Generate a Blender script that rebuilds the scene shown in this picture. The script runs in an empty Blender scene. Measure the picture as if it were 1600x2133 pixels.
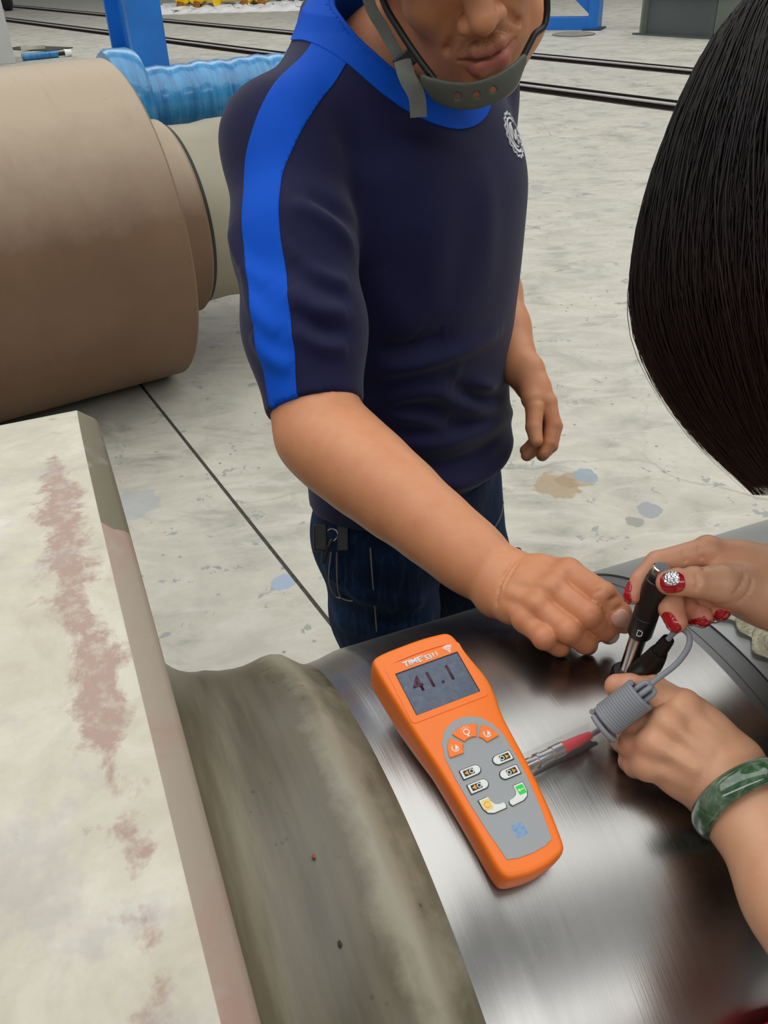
import bpy, bmesh, math, random
import numpy as np
from mathutils import Vector, Matrix
random.seed(7); np.random.seed(7)
scene = bpy.context.scene
COL = scene.collection

# ------------------------------------------------------------------ camera
FPX = 1800.0                       # focal length in pixels of the 1600 x 2133 frame
PITCH, ROLL, HCAM = math.radians(34), math.radians(-2.5), 1.5
cF = np.array([0, math.cos(PITCH), -math.sin(PITCH)])
_R0 = np.array([1.0, 0, 0]); _U0 = np.cross(_R0, cF)
cR = _R0*math.cos(ROLL) + _U0*math.sin(ROLL)
cU = -_R0*math.sin(ROLL) + _U0*math.cos(ROLL)
cC = np.array([0, 0, HCAM])
camd = bpy.data.cameras.new('camera'); cam = bpy.data.objects.new('camera', camd); COL.objects.link(cam)
camd.sensor_fit = 'HORIZONTAL'; camd.sensor_width = 36; camd.lens = FPX/1600*36
camd.clip_start = 0.02; camd.clip_end = 200
cam.matrix_world = Matrix([[cR[i], cU[i], -cF[i], cC[i]] for i in range(3)] + [[0, 0, 0, 1]])
scene.camera = cam

# ------------------------------------------------------------------ light of the hall
world = bpy.data.worlds.new('hall_light'); scene.world = world; world.use_nodes = True
world.node_tree.nodes['Background'].inputs[0].default_value = (0.93, 0.97, 1.0, 1)
world.node_tree.nodes['Background'].inputs[1].default_value = 0.16
def area(name, loc, target, sx, sy, power, col=(1, 1, 1)):
    d = bpy.data.lights.new(name, 'AREA'); d.shape = 'RECTANGLE'; d.size = sx; d.size_y = sy
    d.energy = power; d.color = col
    o = bpy.data.objects.new(name, d); COL.objects.link(o); o.location = loc
    o.rotation_euler = (Vector(target) - Vector(loc)).to_track_quat('-Z', 'Y').to_euler()
    return o
area('skylight', (1.0, 3.0, 9.0), (1.0, 3.0, 0), 26, 9.0, 1150, (1.0, 0.99, 0.965))
area('skylight', (0, -9.0, 9.0), (0, -8.0, 0), 26, 3.0, 800, (1.0, 0.99, 0.975))
area('skylight', (0, 16.0, 9.0), (0, 16.0, 0), 34, 6.5, 1250, (1.0, 0.99, 0.965))
vs = scene.view_settings
scene.display_settings.display_device = 'sRGB'
vs.view_transform = 'Standard'; vs.look = 'None'; vs.exposure = 0.30; vs.gamma = 1.0; vs.use_curve_mapping = False

cy = scene.cycles; cy.max_bounces = 6; cy.diffuse_bounces = 3; cy.glossy_bounces = 3; cy.transmission_bounces = 5; cy.transparent_max_bounces = 4; cy.caustics_reflective = False; cy.caustics_refractive = False

# ------------------------------------------------------------------ placing helpers
def nrm(v):
    v = np.asarray(v, float); return v/np.linalg.norm(v)
def ray(x, y):
    return nrm(cF + cR*((x-800)/FPX) - cU*((y-1066.5)/FPX))
def rg(x, y, t):                   # a point seen in direction (x, y) at t metres
    return cC + ray(x, y)*t
def onz(x, y, z=0.0):              # a point seen in direction (x, y) at height z
    d = ray(x, y); return cC + d*((z-cC[2])/d[2])
# axis of the big roll in the foreground
PSI = 0.358
AX = np.array([math.cos(PSI), math.sin(PSI), 0]); AN = np.array([-math.sin(PSI), math.cos(PSI), 0]); AZ = np.array([0, 0, 1.0])
AP = np.array([0, 0.403, HCAM-0.77])
RJ = 0.293
def roll_pt(s, ang, r):            # ang from the top, positive away from the camera
    return AP + AX*s + (AN*math.sin(ang) + AZ*math.cos(ang))*r
def oncyl(x, y, rad=RJ):
    d = ray(x, y); o = cC-AP; dp = d-AX*(d@AX); op = o-AX*(o@AX)
    a = dp@dp; b = 2*dp@op; c = op@op-rad**2
    return cC + d*((-b-math.sqrt(max(b*b-4*a*c, 0)))/(2*a))

# ------------------------------------------------------------------ object helpers
def tag(o, label=None, cat=None, group=None, kind=None):
    if label: o['label'] = label
    if cat: o['category'] = cat
    if group: o['group'] = group
    if kind: o['kind'] = kind
    return o
def empty(name, loc, label=None, cat=None, group=None, rot=None):
    o = bpy.data.objects.new(name, None); COL.objects.link(o); o.location = loc; o.empty_display_size = 0.05
    if rot is not None: o.rotation_euler = rot
    return tag(o, label, cat, group)
def link(name, me, mat, parent=None, smooth=False, keep_world=True):
    o = bpy.data.objects.new(name, me); COL.objects.link(o)
    if mat is not None:
        for m in (mat if isinstance(mat, (list, tuple)) else [mat]): me.materials.append(m)
    if smooth: me.polygons.foreach_set('use_smooth', [True]*len(me.polygons))
    if parent is not None:
        o.parent = parent
        if keep_world: o.matrix_parent_inverse = world_of(parent).inverted()
    return o
def world_of(o):
    m = Matrix.LocRotScale(o.location, o.rotation_euler, o.scale)
    if o.parent is not None: m = world_of(o.parent) @ o.matrix_parent_inverse @ m
    return m
def pydata(name, v, f, mat, parent=None, smooth=False, sharp=None):
    me = bpy.data.meshes.new(name); me.from_pydata([tuple(map(float, p)) for p in v], [], [tuple(map(int, q)) for q in f]); me.update()
    if smooth and sharp is not None: 
        me.polygons.foreach_set('use_smooth', [True]*len(me.polygons)); me.set_sharp_from_angle(angle=math.radians(sharp))
        return link(name, me, mat, parent)
    return link(name, me, mat, parent, smooth)
class MB:                          # collects simple solids, then becomes ONE mesh object
    def __init__(s): s.v = []; s.f = []
    def add(s, v, f):
        b = len(s.v); s.v += [tuple(p) for p in v]; s.f += [tuple(i+b for i in q) for q in f]; return s
    def box(s, c, size, ax=None):
        c = np.asarray(c, float); h = np.asarray(size, float)/2
        M = np.eye(3) if ax is None else np.asarray(ax, float)   # rows = axes
        v = [c + (M.T @ (h*np.array(q))) for q in ((-1,-1,-1),(1,-1,-1),(1,1,-1),(-1,1,-1),(-1,-1,1),(1,-1,1),(1,1,1),(-1,1,1))]
        return s.add(v, [(0,3,2,1),(4,5,6,7),(0,1,5,4),(1,2,6,5),(2,3,7,6),(3,0,4,7)])
    def bar(s, a, b, w, h, up=(0, 0, 1)):
        a = np.asarray(a, float); b = np.asarray(b, float); x = nrm(b-a); y = np.cross(np.asarray(up, float), x)
        y = nrm(y if np.linalg.norm(y) > 1e-6 else np.cross((0, 1, 0), x)); z = np.cross(x, y)
        return s.box((a+b)/2, (np.linalg.norm(b-a), w, h), [x, y, z])
    def tube(s, pts, rads, n=16, caps=True, ell=None):
        pts = [np.asarray(p, float) for p in pts]
        if not hasattr(rads, '__len__'): rads = [rads]*len(pts)
        t0 = nrm(pts[1]-pts[0]); up = np.array([0, 0, 1.0])
        if abs(t0@up) > 0.9: up = np.array([1.0, 0, 0])
        x = nrm(np.cross(up, t0)); rings = []
        for i, p in enumerate(pts):
            t = nrm(pts[min(i+1, len(pts)-1)] - pts[max(i-1, 0)])
            x = nrm(x - t*(x@t)); y = np.cross(t, x)
            rings.append([p + (x*math.cos(2*math.pi*j/n) + y*math.sin(2*math.pi*j/n))*rads[i] for j in range(n)])
        v = [q for r in rings for q in r]; m = len(rings)
        f = [(i*n+j, i*n+(j+1) % n, (i+1)*n+(j+1) % n, (i+1)*n+j) for i in range(m-1) for j in range(n)]
        if caps: f += [tuple(range(n-1, -1, -1)), tuple((m-1)*n+j for j in range(n))]
        return s.add(v, f)
    def revolve(s, o, ax, ref, prof, n=96, a0=0, a1=2*math.pi, close=True):
        # prof: (distance along ax, radius); ref is a unit vector square to ax
        o = np.asarray(o, float); ax = nrm(ax); ref = nrm(ref); y = np.cross(ax, ref)
        full = abs(a1-a0) > 6.28; nn = n if full else n+1
        v = [o + ax*d + (ref*math.cos(a0+(a1-a0)*j/n) + y*math.sin(a0+(a1-a0)*j/n))*r for d, r in prof for j in range(nn)]
        m = len(prof); f = []
        for i in range(m-1):
            for j in range(n):
                k = (j+1) % n if full else j+1
                f.append((i*nn+j, i*nn+k, (i+1)*nn+k, (i+1)*nn+j))
        if close and full: f += [tuple(range(n-1, -1, -1)), tuple((m-1)*nn+j for j in range(n))]
        return s.add(v, f)
    def loft(s, loops, caps=True):
        n = len(loops[0]); v = [p for l in loops for p in l]; m = len(loops)
        f = [(i*n+j, i*n+(j+1) % n, (i+1)*n+(j+1) % n, (i+1)*n+j) for i in range(m-1) for j in range(n)]
        if caps: f += [tuple(range(n-1, -1, -1)), tuple((m-1)*n+j for j in range(n))]
        return s.add(v, f)
    def build(s, name, mat, parent=None, smooth=None, bevel=0, seg=2):
        me = bpy.data.meshes.new(name); me.from_pydata([tuple(map(float, p)) for p in s.v], [], s.f); me.update()
        bm = bmesh.new(); bm.from_mesh(me); bmesh.ops.recalc_face_normals(bm, faces=bm.faces)
        if bevel: bmesh.ops.bevel(bm, geom=[e for e in bm.edges if e.is_manifold and e.calc_face_angle(0) > 0.5], offset=bevel, segments=seg, profile=0.6, affect='EDGES', clamp_overlap=True)
        bm.to_mesh(me); bm.free()
        if smooth is not None:
            me.polygons.foreach_set('use_smooth', [True]*len(me.polygons)); me.set_sharp_from_angle(angle=math.radians(smooth))
        return link(name, me, mat, parent)

# ------------------------------------------------------------------ materials
def lin(c):                        # sRGB 0-255 -> linear
    return tuple((x/255/12.92 if x/255 <= 0.04045 else ((x/255+0.055)/1.055)**2.4) for x in c) + (1,)
class NT:
    def __init__(s, name):
        s.m = bpy.data.materials.new(name); s.m.use_nodes = True; s.t = s.m.node_tree
        s.b = s.t.nodes['Principled BSDF']; s.co = None
    def n(s, kind, **kw):
        nd = s.t.nodes.new(kind)
        for k, v in kw.items(): setattr(nd, k, v)
        return nd
    def l(s, a, b): s.t.links.new(a, b)
    def set(s, **kw):
        for k, v in kw.items(): s.b.inputs[k.replace('_', ' ')].default_value = v
        return s
    def coord(s, scale=(1, 1, 1), kind='Object', rot=(0, 0, 0)):
        c = s.n('ShaderNodeTexCoord'); m = s.n('ShaderNodeMapping'); m.inputs['Scale'].default_value = scale; m.inputs['Rotation'].default_value = rot
        s.l(c.outputs[kind], m.inputs['Vector']); return m.outputs[0]
    def noise(s, sc, detail=4, rough=0.55, co=None, dist=0):
        t = s.n('ShaderNodeTexNoise'); t.inputs['Scale'].default_value = sc; t.inputs['Detail'].default_value = min(detail, 5)
        t.inputs['Roughness'].default_value = rough; t.inputs['Distortion'].default_value = dist
        if co is None: co = s.coord()
        s.l(co, t.inputs['Vector']); return t.outputs['Fac']
    def ramp(s, fac, *stops, interp='LINEAR'):
        r = s.n('ShaderNodeValToRGB'); r.color_ramp.interpolation = interp
        while len(r.color_ramp.elements) < len(stops): r.color_ramp.elements.new(0.5)
        for e, (p, c) in zip(r.color_ramp.elements, stops):
            e.position = p; e.color = c if hasattr(c, '__len__') else (c, c, c, 1)
        s.l(fac, r.inputs[0]); return r.outputs[0]
    def mix(s, fac, a, b, mode='MIX'):
        x = s.n('ShaderNodeMix', data_type='RGBA', blend_type=mode)
        for sock, val in ((x.inputs[0], fac), (x.inputs[6], a), (x.inputs[7], b)):
            if hasattr(val, 'is_linked'): s.l(val, sock)
            else: sock.default_value = val
        return x.outputs[2]
    def math(s, op, a, b=0.0):
        x = s.n('ShaderNodeMath', operation=op)
        for sock, val in ((x.inputs[0], a), (x.inputs[1], b)):
            if hasattr(val, 'is_linked'): s.l(val, sock)
            else: sock.default_value = val
        return x.outputs[0]
    def bump(s, h, strength=0.2, dist=0.01):
        b = s.n('ShaderNodeBump'); b.inputs['Strength'].default_value = strength; b.inputs['Distance'].default_value = dist
        s.l(h, b.inputs['Height']); s.l(b.outputs[0], s.b.inputs['Normal']); return s
    def col(s, c): s.l(c, s.b.inputs['Base Color']); return s
    def rough(s, c): s.l(c, s.b.inputs['Roughness']); return s
MATS = {}
def plain(name, rgb, rough=0.5, metal=0.0, vary=0.12, sc=8.0, spec=0.5, bump=0.0, bsc=60.0, coat=0.0):
    if name in MATS: return MATS[name]
    t = NT(name); c = lin(rgb)
    d = tuple(max(0, x*(1-vary)) for x in c[:3]) + (1,); e = tuple(min(1, x*(1+vary)) for x in c[:3]) + (1,)
    t.col(t.ramp(t.noise(sc), (0.3, d), (0.7, e)))
    t.set(Roughness=rough, Metallic=metal, Specular_IOR_Level=spec, Coat_Weight=coat)
    if bump: t.bump(t.noise(bsc, 3), bump, 0.002)
    MATS[name] = t.m; return t.m

# ------------------------------------------------------------------ implicit surfaces for bodies and cloth
class SDF:
    def __init__(s): s.p = []
    def _c(s, pts, m): 
        pts = np.asarray(pts, float); return pts.min(0)-m, pts.max(0)+m
    def cone(s, a, b, ra, rb=None, k=0.004, sub=False):
        rb = ra if rb is None else rb; a = np.asarray(a, float); b = np.asarray(b, float); ra = float(ra); rb = float(rb)
        lo, hi = s._c([a, b], max(ra, rb)+k); s.p.append(('c', (a, b, ra, rb), k, sub, lo, hi)); return s
    def chain(s, pts, k=0.004, sub=False):        # pts: (point, radius)
        for (a, ra), (b, rb) in zip(pts[:-1], pts[1:]): s.cone(a, b, ra, rb, k, sub)
        return s
    def ell(s, c, radii, ax=None, k=0.004, sub=False):
        c = np.asarray(c, float); M = np.eye(3) if ax is None else np.asarray(ax, float)   # rows = axes
        r = np.asarray(radii, float); e = np.abs(M.T) @ r
        s.p.append(('e', (c, M, r), k, sub, c-e-k, c+e+k)); return s
    def cut(s, c, n, k=0.001):                    # removes the half space on the side n points to
        s.p.append(('h', (np.asarray(c, float), nrm(n)), k, True, np.full(3, -1e3), np.full(3, 1e3))); return s
    def cyl(s, a, b, r, k=0.001, sub=True):       # flat-ended cylinder
        a = np.asarray(a, float); b = np.asarray(b, float); lo, hi = s._c([a, b], r+k); s.p.append(('y', (a, b, r), k, sub, lo, hi)); return s
    def one(s, pr, X):
        kind, a = pr[0], pr[1]
        if kind == 'y':
            A, B, r = a; L = np.linalg.norm(B-A); u = (B-A)/L; Y = X-A; h = Y@u; q = Y-h[:, None]*u
            return np.maximum(np.sqrt(np.einsum('ij,ij->i', q, q))-r, np.abs(h-L/2)-L/2)
        if kind == 'c':
            A, B, ra, rb = a; ab = B-A; L = float(ab@ab); A = A.astype(X.dtype); ab = ab.astype(X.dtype)
            Y = X-A; t = np.clip((Y@ab)/max(L, 1e-12), 0, 1)
            Y = Y - t[:, None]*ab
            return np.sqrt(np.einsum('ij,ij->i', Y, Y)) - (ra+(rb-ra)*t)
        if kind == 'e':
            c, M, r = a; c = c.astype(X.dtype); M = M.astype(X.dtype); r = r.astype(X.dtype); Y = (X-c)@M.T; q = Y/r; k0 = np.sqrt(np.einsum('ij,ij->i', q, q)); q = q/r
            k1 = np.sqrt(np.einsum('ij,ij->i', q, q)); return k0*(k0-1)/np.maximum(k1, 1e-9)
        return -((X-a[0])@a[1])
    def ev(s, X, prims=None):
        d = np.full(len(X), 1e3, X.dtype)
        for pr in (s.p if prims is None else prims):
            e = s.one(pr, X); k = pr[2]
            if pr[3]:
                e = -e; h = np.maximum(k-np.abs(d-e), 0)/k; d = np.maximum(d, e) + h*h*k*0.25
            else:
                h = np.maximum(k-np.abs(d-e), 0)/k; d = np.minimum(d, e) - h*h*k*0.25
        return d
    def trace(s, pix, t0=0.3, t1=2.0):            # first hit of the camera's sight lines
        D = np.array([ray(*p) for p in pix]); t = np.full(len(D), t0)
        for _ in range(45):
            t += np.clip(s.ev(cC + D*t[:, None])*0.9, -0.02, 0.12); t = np.minimum(t, t1)
        return cC + D*t[:, None]
    def mesh(s, res, B=16, lo=None, hi=None, smooth=1, extra=None):
        adds = [p for p in s.p if not p[3]]
        lo = np.min([p[4] for p in adds], 0)-2*res if lo is None else np.asarray(lo, float)
        hi = np.max([p[5] for p in adds], 0)+2*res if hi is None else np.asarray(hi, float)
        nb = np.ceil((hi-lo)/(res*B)).astype(int); NG = nb*B+4
        g = np.stack(np.meshgrid(*[np.arange(n) for n in nb], indexing='ij'), -1).reshape(-1, 3)
        cen = lo + (g+0.5)*(res*B); hd = res*B*math.sqrt(3)/2
        d = s.ev(cen); on = np.abs(d) < hd*1.28+0.004; act = g[on]
        PD = np.array([s.one(p, cen[on]) if p[0] not in 'hnt' else np.full(on.sum(), -1.0) for p in s.p])   # how far each primitive lies from each block
        LIM = np.array([[hd*1.15+2.6*p[2]+0.006] for p in s.p]); NEAR = PD < LIM
        ii = np.arange(B+1); base = np.stack(np.meshgrid(ii, ii, ii, indexing='ij'), -1).reshape(-1, 3)
        off = np.array([[a, b, c] for a in (0, 1) for b in (0, 1) for c in (0, 1)])
        edges = [(a, b) for a in range(8) for b in range(a+1, 8) if np.abs(off[a]-off[b]).sum() == 1]
        K, V, Q = [], [], []
        st = np.array([NG[1]*NG[2], NG[2], 1], dtype=np.int64)
        for bi, blk in enumerate(act):
            sel = NEAR[:, bi]
            prims = [p for p, q in zip(s.p, sel) if q]
            if not any(not p[3] for p in prims): continue
            X = lo + (blk*B + base)*res; val = s.ev(X, prims)
            if extra is not None: val = extra(X, val)
            val = np.where(np.abs(val) < 1e-6, 1e-6, val).reshape(B+1, B+1, B+1); neg = val < 0
            if neg.all() or not neg.any(): continue
            cn = np.stack([neg[a:B+a, b:B+b, c:B+c] for a, b, c in off], -1).sum(-1)
            I = np.argwhere((cn > 0) & (cn < 8))
            if len(I) == 0: continue
            cv = np.stack([val[I[:, 0]+a, I[:, 1]+b, I[:, 2]+c] for a, b, c in off], 1)
            acc = np.zeros((len(I), 3)); cnt = np.zeros(len(I))
            for a, b in edges:
                va, vb = cv[:, a], cv[:, b]; m = (va < 0) != (vb < 0)
                t = np.where(m, va/np.where(m, va-vb, 1), 0)
                acc += (off[a] + (off[b]-off[a])*t[:, None])*m[:, None]; cnt += m
            G = blk*B + I; K.append(G@st); V.append(lo + (G + acc/cnt[:, None])*res)
            for ax in range(3):
                o = np.zeros(3, int); o[ax] = 1; u = np.zeros(3, int); u[(ax+1) % 3] = 1; w = np.zeros(3, int); w[(ax+2) % 3] = 1
                n0 = neg[I[:, 0], I[:, 1], I[:, 2]]; n1 = neg[I[:, 0]+o[0], I[:, 1]+o[1], I[:, 2]+o[2]]
                e = G[n0 != n1]; fl = n0[n0 != n1]
                q = np.stack([e@st, (e-u)@st, (e-u-w)@st, (e-w)@st], 1)
                q[~fl] = q[~fl][:, ::-1]; Q.append(q)
        K = np.concatenate(K); V = np.concatenate(V); Q = np.concatenate(Q)
        o = np.argsort(K); K = K[o]; V = V[o]
        idx = np.searchsorted(K, Q); idx = np.minimum(idx, len(K)-1); ok = (K[idx] == Q).all(1); F = idx[ok]
        used = np.unique(F); mp = np.full(len(V), -1); mp[used] = np.arange(len(used)); V = V[used]; F = mp[F]
        for _ in range(smooth): V = relax(V, F, 0.5)
        return V, F
def relax(V, F, w):
    acc = np.zeros_like(V); cnt = np.zeros(len(V))
    for a, b in ((0, 1), (1, 2), (2, 3), (3, 0)):
        for c in range(3):
            acc[:, c] += np.bincount(F[:, a], V[F[:, b], c], len(V)) + np.bincount(F[:, b], V[F[:, a], c], len(V))
        cnt += np.bincount(F[:, a], minlength=len(V)) + np.bincount(F[:, b], minlength=len(V))
    return V + (acc/np.maximum(cnt, 1)[:, None]-V)*w
def refine(V, F, sd, near, rounds=1):
    # splits the quads inside a region in four and settles the new points on the surface
    for _ in range(rounds):
        m = near(V); fm = m[F].all(1); A = F[fm]; rest = F[~fm]
        E = np.concatenate([A[:, [i, (i+1) % 4]] for i in range(4)]); Es = np.sort(E, 1); uq, inv = np.unique(Es, axis=0, return_inverse=True); inv = inv.ravel()
        cnt = np.bincount(inv); n0 = len(V); n1 = n0+len(uq)
        mid = V[uq].mean(1); cen = V[A].mean(1); k = len(A); e = [n0+inv[i*k:(i+1)*k] for i in range(4)]; c = n1+np.arange(k)
        Q = np.concatenate([np.stack([A[:, i], e[i], c, e[i-1]], 1) for i in range(4)])
        inner = np.concatenate([cnt == 2, np.ones(k, bool)]); P = np.concatenate([mid, cen])
        X = P[inner]
        X = proj(sd, X, 2); P[inner] = X
        V = np.concatenate([V, P]); F = np.concatenate([rest, Q])
    return V, F
def proj(sd, X, it=2):
    LO = np.array([p[4] for p in sd.p]); HI = np.array([p[5] for p in sd.p]); X = X.copy(); ids = np.floor(X/0.03).astype(int)
    key = (ids[:, 0]*4001+ids[:, 1])*4001+ids[:, 2]; o = np.argsort(key, kind='stable'); ks = key[o]; cuts = np.flatnonzero(np.diff(ks))+1
    for grp in np.split(o, cuts):
        Y = X[grp]; sel = np.all((LO <= Y.max(0)+0.01) & (HI >= Y.min(0)-0.01), 1); pr = [p for p, q in zip(sd.p, sel) if q]
        for _ in range(it):
            d = sd.ev(Y, pr); g = np.stack([sd.ev(Y+np.eye(3)[i]*2e-4, pr)-d for i in range(3)], 1)/2e-4
            Y = Y-np.clip(d, -0.002, 0.002)[:, None]*g/np.maximum((g*g).sum(1), 0.2)[:, None]
        X[grp] = Y
    return X
def vnorm(V, F):
    n = np.cross(V[F[:, 2]]-V[F[:, 0]], V[F[:, 3]]-V[F[:, 1]]); N = np.zeros_like(V)
    for a in range(4):
        for c in range(3): N[:, c] += np.bincount(F[:, a], n[:, c], len(V))
    return N/np.maximum(np.linalg.norm(N, axis=1), 1e-12)[:, None]
def fastmesh(name, V, F, mat, parent=None, attrs=None):
    me = bpy.data.meshes.new(name); nv, nf, k = len(V), len(F), F.shape[1]
    me.vertices.add(nv); me.vertices.foreach_set('co', np.ascontiguousarray(V, np.float32).ravel())
    me.loops.add(nf*k); me.loops.foreach_set('vertex_index', np.ascontiguousarray(F, np.int32).ravel())
    me.polygons.add(nf); me.polygons.foreach_set('loop_start', np.arange(0, nf*k, k, dtype=np.int32))
    me.update(calc_edges=True); me.polygons.foreach_set('use_smooth', [True]*nf)
    for nm, a in (attrs or {}).items():
        if a.ndim == 1: at = me.attributes.new(nm, 'FLOAT', 'POINT'); at.data.foreach_set('value', a.astype(np.float32))
        else: at = me.attributes.new(nm, 'FLOAT_COLOR', 'POINT'); at.data.foreach_set('color', a.astype(np.float32).ravel())
    return link(name, me, mat, parent)
def patch(name, V, F, N, fn, mat, parent, lift=0.0006, attrs=None):
    # cuts the piece where fn(points) > 0 out of a surface and lays it lift metres above, as a mesh of its own
    T = np.concatenate([F[:, [0, 1, 2]], F[:, [0, 2, 3]]]); a = fn(V)
    T = T[(a[T] > 0).any(1)]; nv, tri, cache = [], [], {}
    def vid(key, p, n):
        if key not in cache: cache[key] = len(nv); nv.append((p, n))
        return cache[key]
    for t in T:
        poly = []
        for i in range(3):
            u, w = t[i], t[(i+1) % 3]; au, aw = a[u], a[w]
            if au > 0: poly.append(vid((u,), V[u], N[u]))
            if (au > 0) != (aw > 0):
                s = au/(au-aw); poly.append(vid((min(u, w), max(u, w)), V[u]+(V[w]-V[u])*s, N[u]+(N[w]-N[u])*s))
        for i in range(1, len(poly)-1): tri.append((poly[0], poly[i], poly[i+1]))
    if not tri: return None
    P = np.array([p for p, n in nv]); M = np.array([n for p, n in nv])
    top = P + M*lift
    # closed rim: border edges get a skirt back to the surface
    cnt = {}
    for q in tri:
        for i in range(3): cnt[(q[i], q[(i+1) % 3])] = 1
    rim = [e for e in cnt if (e[1], e[0]) not in cnt]
    W = np.concatenate([top, P - M*0.0003]); n = len(P)
    for u, w in rim: tri += [(w, u, u+n), (w, u+n, w+n)]
    return fastmesh(name, W, np.array(tri), mat, parent, attrs)
def bez(pts, n=24):                 # smooth curve through points
    P = np.asarray(pts, float); m = len(P); out = []
    for i in range(m-1):
        p0, p1, p2, p3 = P[max(i-1, 0)], P[i], P[i+1], P[min(i+2, m-1)]
        for j in range(n):
            t = j/n; out.append(0.5*((2*p1)+(p2-p0)*t+(2*p0-5*p1+4*p2-p3)*t*t+(3*p1-p0-3*p2+p3)*t**3))
    out.append(P[-1]); return out
# ================================================================== the hall floor
def floor_mat():
    t = NT('worn_concrete'); co = t.coord()
    big = t.noise(0.55, 6, 0.6, co); mid = t.noise(3.2, 8, 0.62, co, 0.6); fine = t.noise(38, 5, 0.7, co)
    stretch = t.coord((1.0, 2.2, 1.0), rot=(0, 0, 0.5)); swirl = t.noise(3.5, 7, 0.68, stretch, 1.6)
    c = t.ramp(mid, (0.30, lin((146, 144, 133))), (0.48, lin((178, 175, 161))), (0.70, lin((196, 192, 178))))
    c = t.mix(t.ramp(swirl, (0.40, 0), (0.62, 0.75)), c, lin((202, 198, 186)))
    c = t.mix(t.ramp(fine, (0.45, 0.0), (0.8, 0.35)), c, lin((172, 170, 160)))
    c = t.mix(t.ramp(big, (0.35, 0.28), (0.6, 0)), c, lin((164, 165, 160)))
    # small chips and flakes of grey paint
    flakes = t.noise(9.0, 9, 0.72, co, 0.3)
    c = t.mix(t.ramp(flakes, (0.615, 0.0), (0.632, 0.75)), c, lin((138, 141, 143)))
    fl2 = t.noise(2.3, 9, 0.66, co, 0.2)
    c = t.mix(t.ramp(fl2, (0.655, 0.0), (0.662, 0.7)), c, lin((140, 152, 166)))
    wv = t.n('ShaderNodeTexVoronoi', feature='DISTANCE_TO_EDGE'); wv.inputs['Scale'].default_value = 0.9
    dn = t.n('ShaderNodeTexNoise'); dn.inputs['Scale'].default_value = 2.5; dn.inputs['Detail'].default_value = 6; t.l(co, dn.inputs['Vector'])
    t.l(t.mix(0.25, co, dn.outputs['Color']), wv.inputs['Vector'])
    crack = t.math('MULTIPLY', t.ramp(wv.outputs['Distance'], (0.0, 1.0), (0.006, 0.0)), t.ramp(big, (0.45, 0), (0.6, 0.7)))
    c = t.mix(crack, c, lin((120, 116, 108)))
    spk = t.n('ShaderNodeTexVoronoi'); spk.inputs['Scale'].default_value = 17; t.l(co, spk.inputs['Vector'])
    sp = t.math('MULTIPLY', t.ramp(spk.outputs['Distance'], (0.07, 1.0), (0.12, 0.0)), t.ramp(mid, (0.48, 0), (0.58, 0.8)))
    c = t.mix(sp, c, lin((118, 117, 112)))
    blotn = t.noise(14, 6, 0.6, co)
    def blot(pos, rad, colour, amt, sc=9):          # one stain with a shape of its own
        nonlocal c
        vm = t.n('ShaderNodeVectorMath', operation='DISTANCE'); t.l(co, vm.inputs[0]); vm.inputs[1].default_value = tuple(pos)
        d = t.math('ADD', t.math('DIVIDE', vm.outputs['Value'], rad), t.math('MULTIPLY', blotn, 0.9))
        c = t.mix(t.ramp(t.math('MULTIPLY', d, 0.5), (0.49, amt), (0.52, 0.0)), c, lin(colour))
    blot(onz(1165, 1012), 0.135, (158, 137, 108), 0.8, 14)
    blot(onz(1195, 1000), 0.10, (150, 128, 98), 0.6, 11)
    blot(onz(1220, 990), 0.075, (140, 153, 165), 0.9, 17)
    blot(onz(590, 1212), 0.062, (148, 166, 186), 0.9, 19)
    blot(onz(285, 1048), 0.14, (160, 166, 170), 0.6, 9)
    blot(onz(1350, 1062), 0.07, (142, 146, 154), 0.8, 15)
    blot(onz(1318, 1086), 0.05, (140, 140, 132), 0.8, 15)
    t.col(c); t.rough(t.ramp(mid, (0.3, 0.5), (0.7, 0.72)))
    h = t.mix(0.4, mid, fine); t.bump(h, 0.25, 0.004); t.set(Specular_IOR_Level=0.35)
    return t.m
M_FLOOR = floor_mat()
M_JOINT = plain('joint_filler', (66, 62, 56), 0.9, vary=0.4, sc=90, bump=0.4)
def clip_poly(poly, p, n):
    out = []
    for i in range(len(poly)):
        a, b = np.array(poly[i]), np.array(poly[(i+1) % len(poly)]); da, db = (a-p)@n, (b-p)@n
        if da >= 0: out.append(tuple(a))
        if (da >= 0) != (db >= 0): out.append(tuple(a+(b-a)*da/(da-db)))
    return out
JD = nrm((onz(690, 1300)-onz(300, 810))[:2]); JN = np.array([JD[1], -JD[0]]); JP = onz(300, 810)[:2]
if JN[0] < 0: JN = -JN
RD = np.array([-0.602, 0.799]); RN = np.array([0.799, 0.602])
RB = np.array([1.81, 10.42]); RA = np.array([0.25, 15.75]); GW = 0.25
floor = empty('floor', (0, 0, 0)); tag(floor, 'pale worn concrete hall floor with paint flakes and a straight saw joint', None, None, 'structure')
big = [(-45, -8), (45, -8), (45, 70), (-45, 70)]
def slab(poly):
    n = len(poly); v = [(x, y, 0) for x, y in poly] + [(x, y, -0.12) for x, y in poly]
    f = [tuple(range(n)), tuple(range(2*n-1, n-1, -1))] + [(i, i+n, (i+1) % n+n, (i+1) % n) for i in range(n)]
    m = MB(); m.add(v, f); return m.build('slab', M_FLOOR, floor)
near = clip_poly(big, RB-RN*GW, -RN)
slab(clip_poly(near, JP+JN*0.006, JN)); slab(clip_poly(near, JP-JN*0.006, -JN))
slab(clip_poly(clip_poly(big, RB+RN*GW, RN), RA-RN*GW, -RN))
slab(clip_poly(big, RA+RN*GW, RN))
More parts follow.
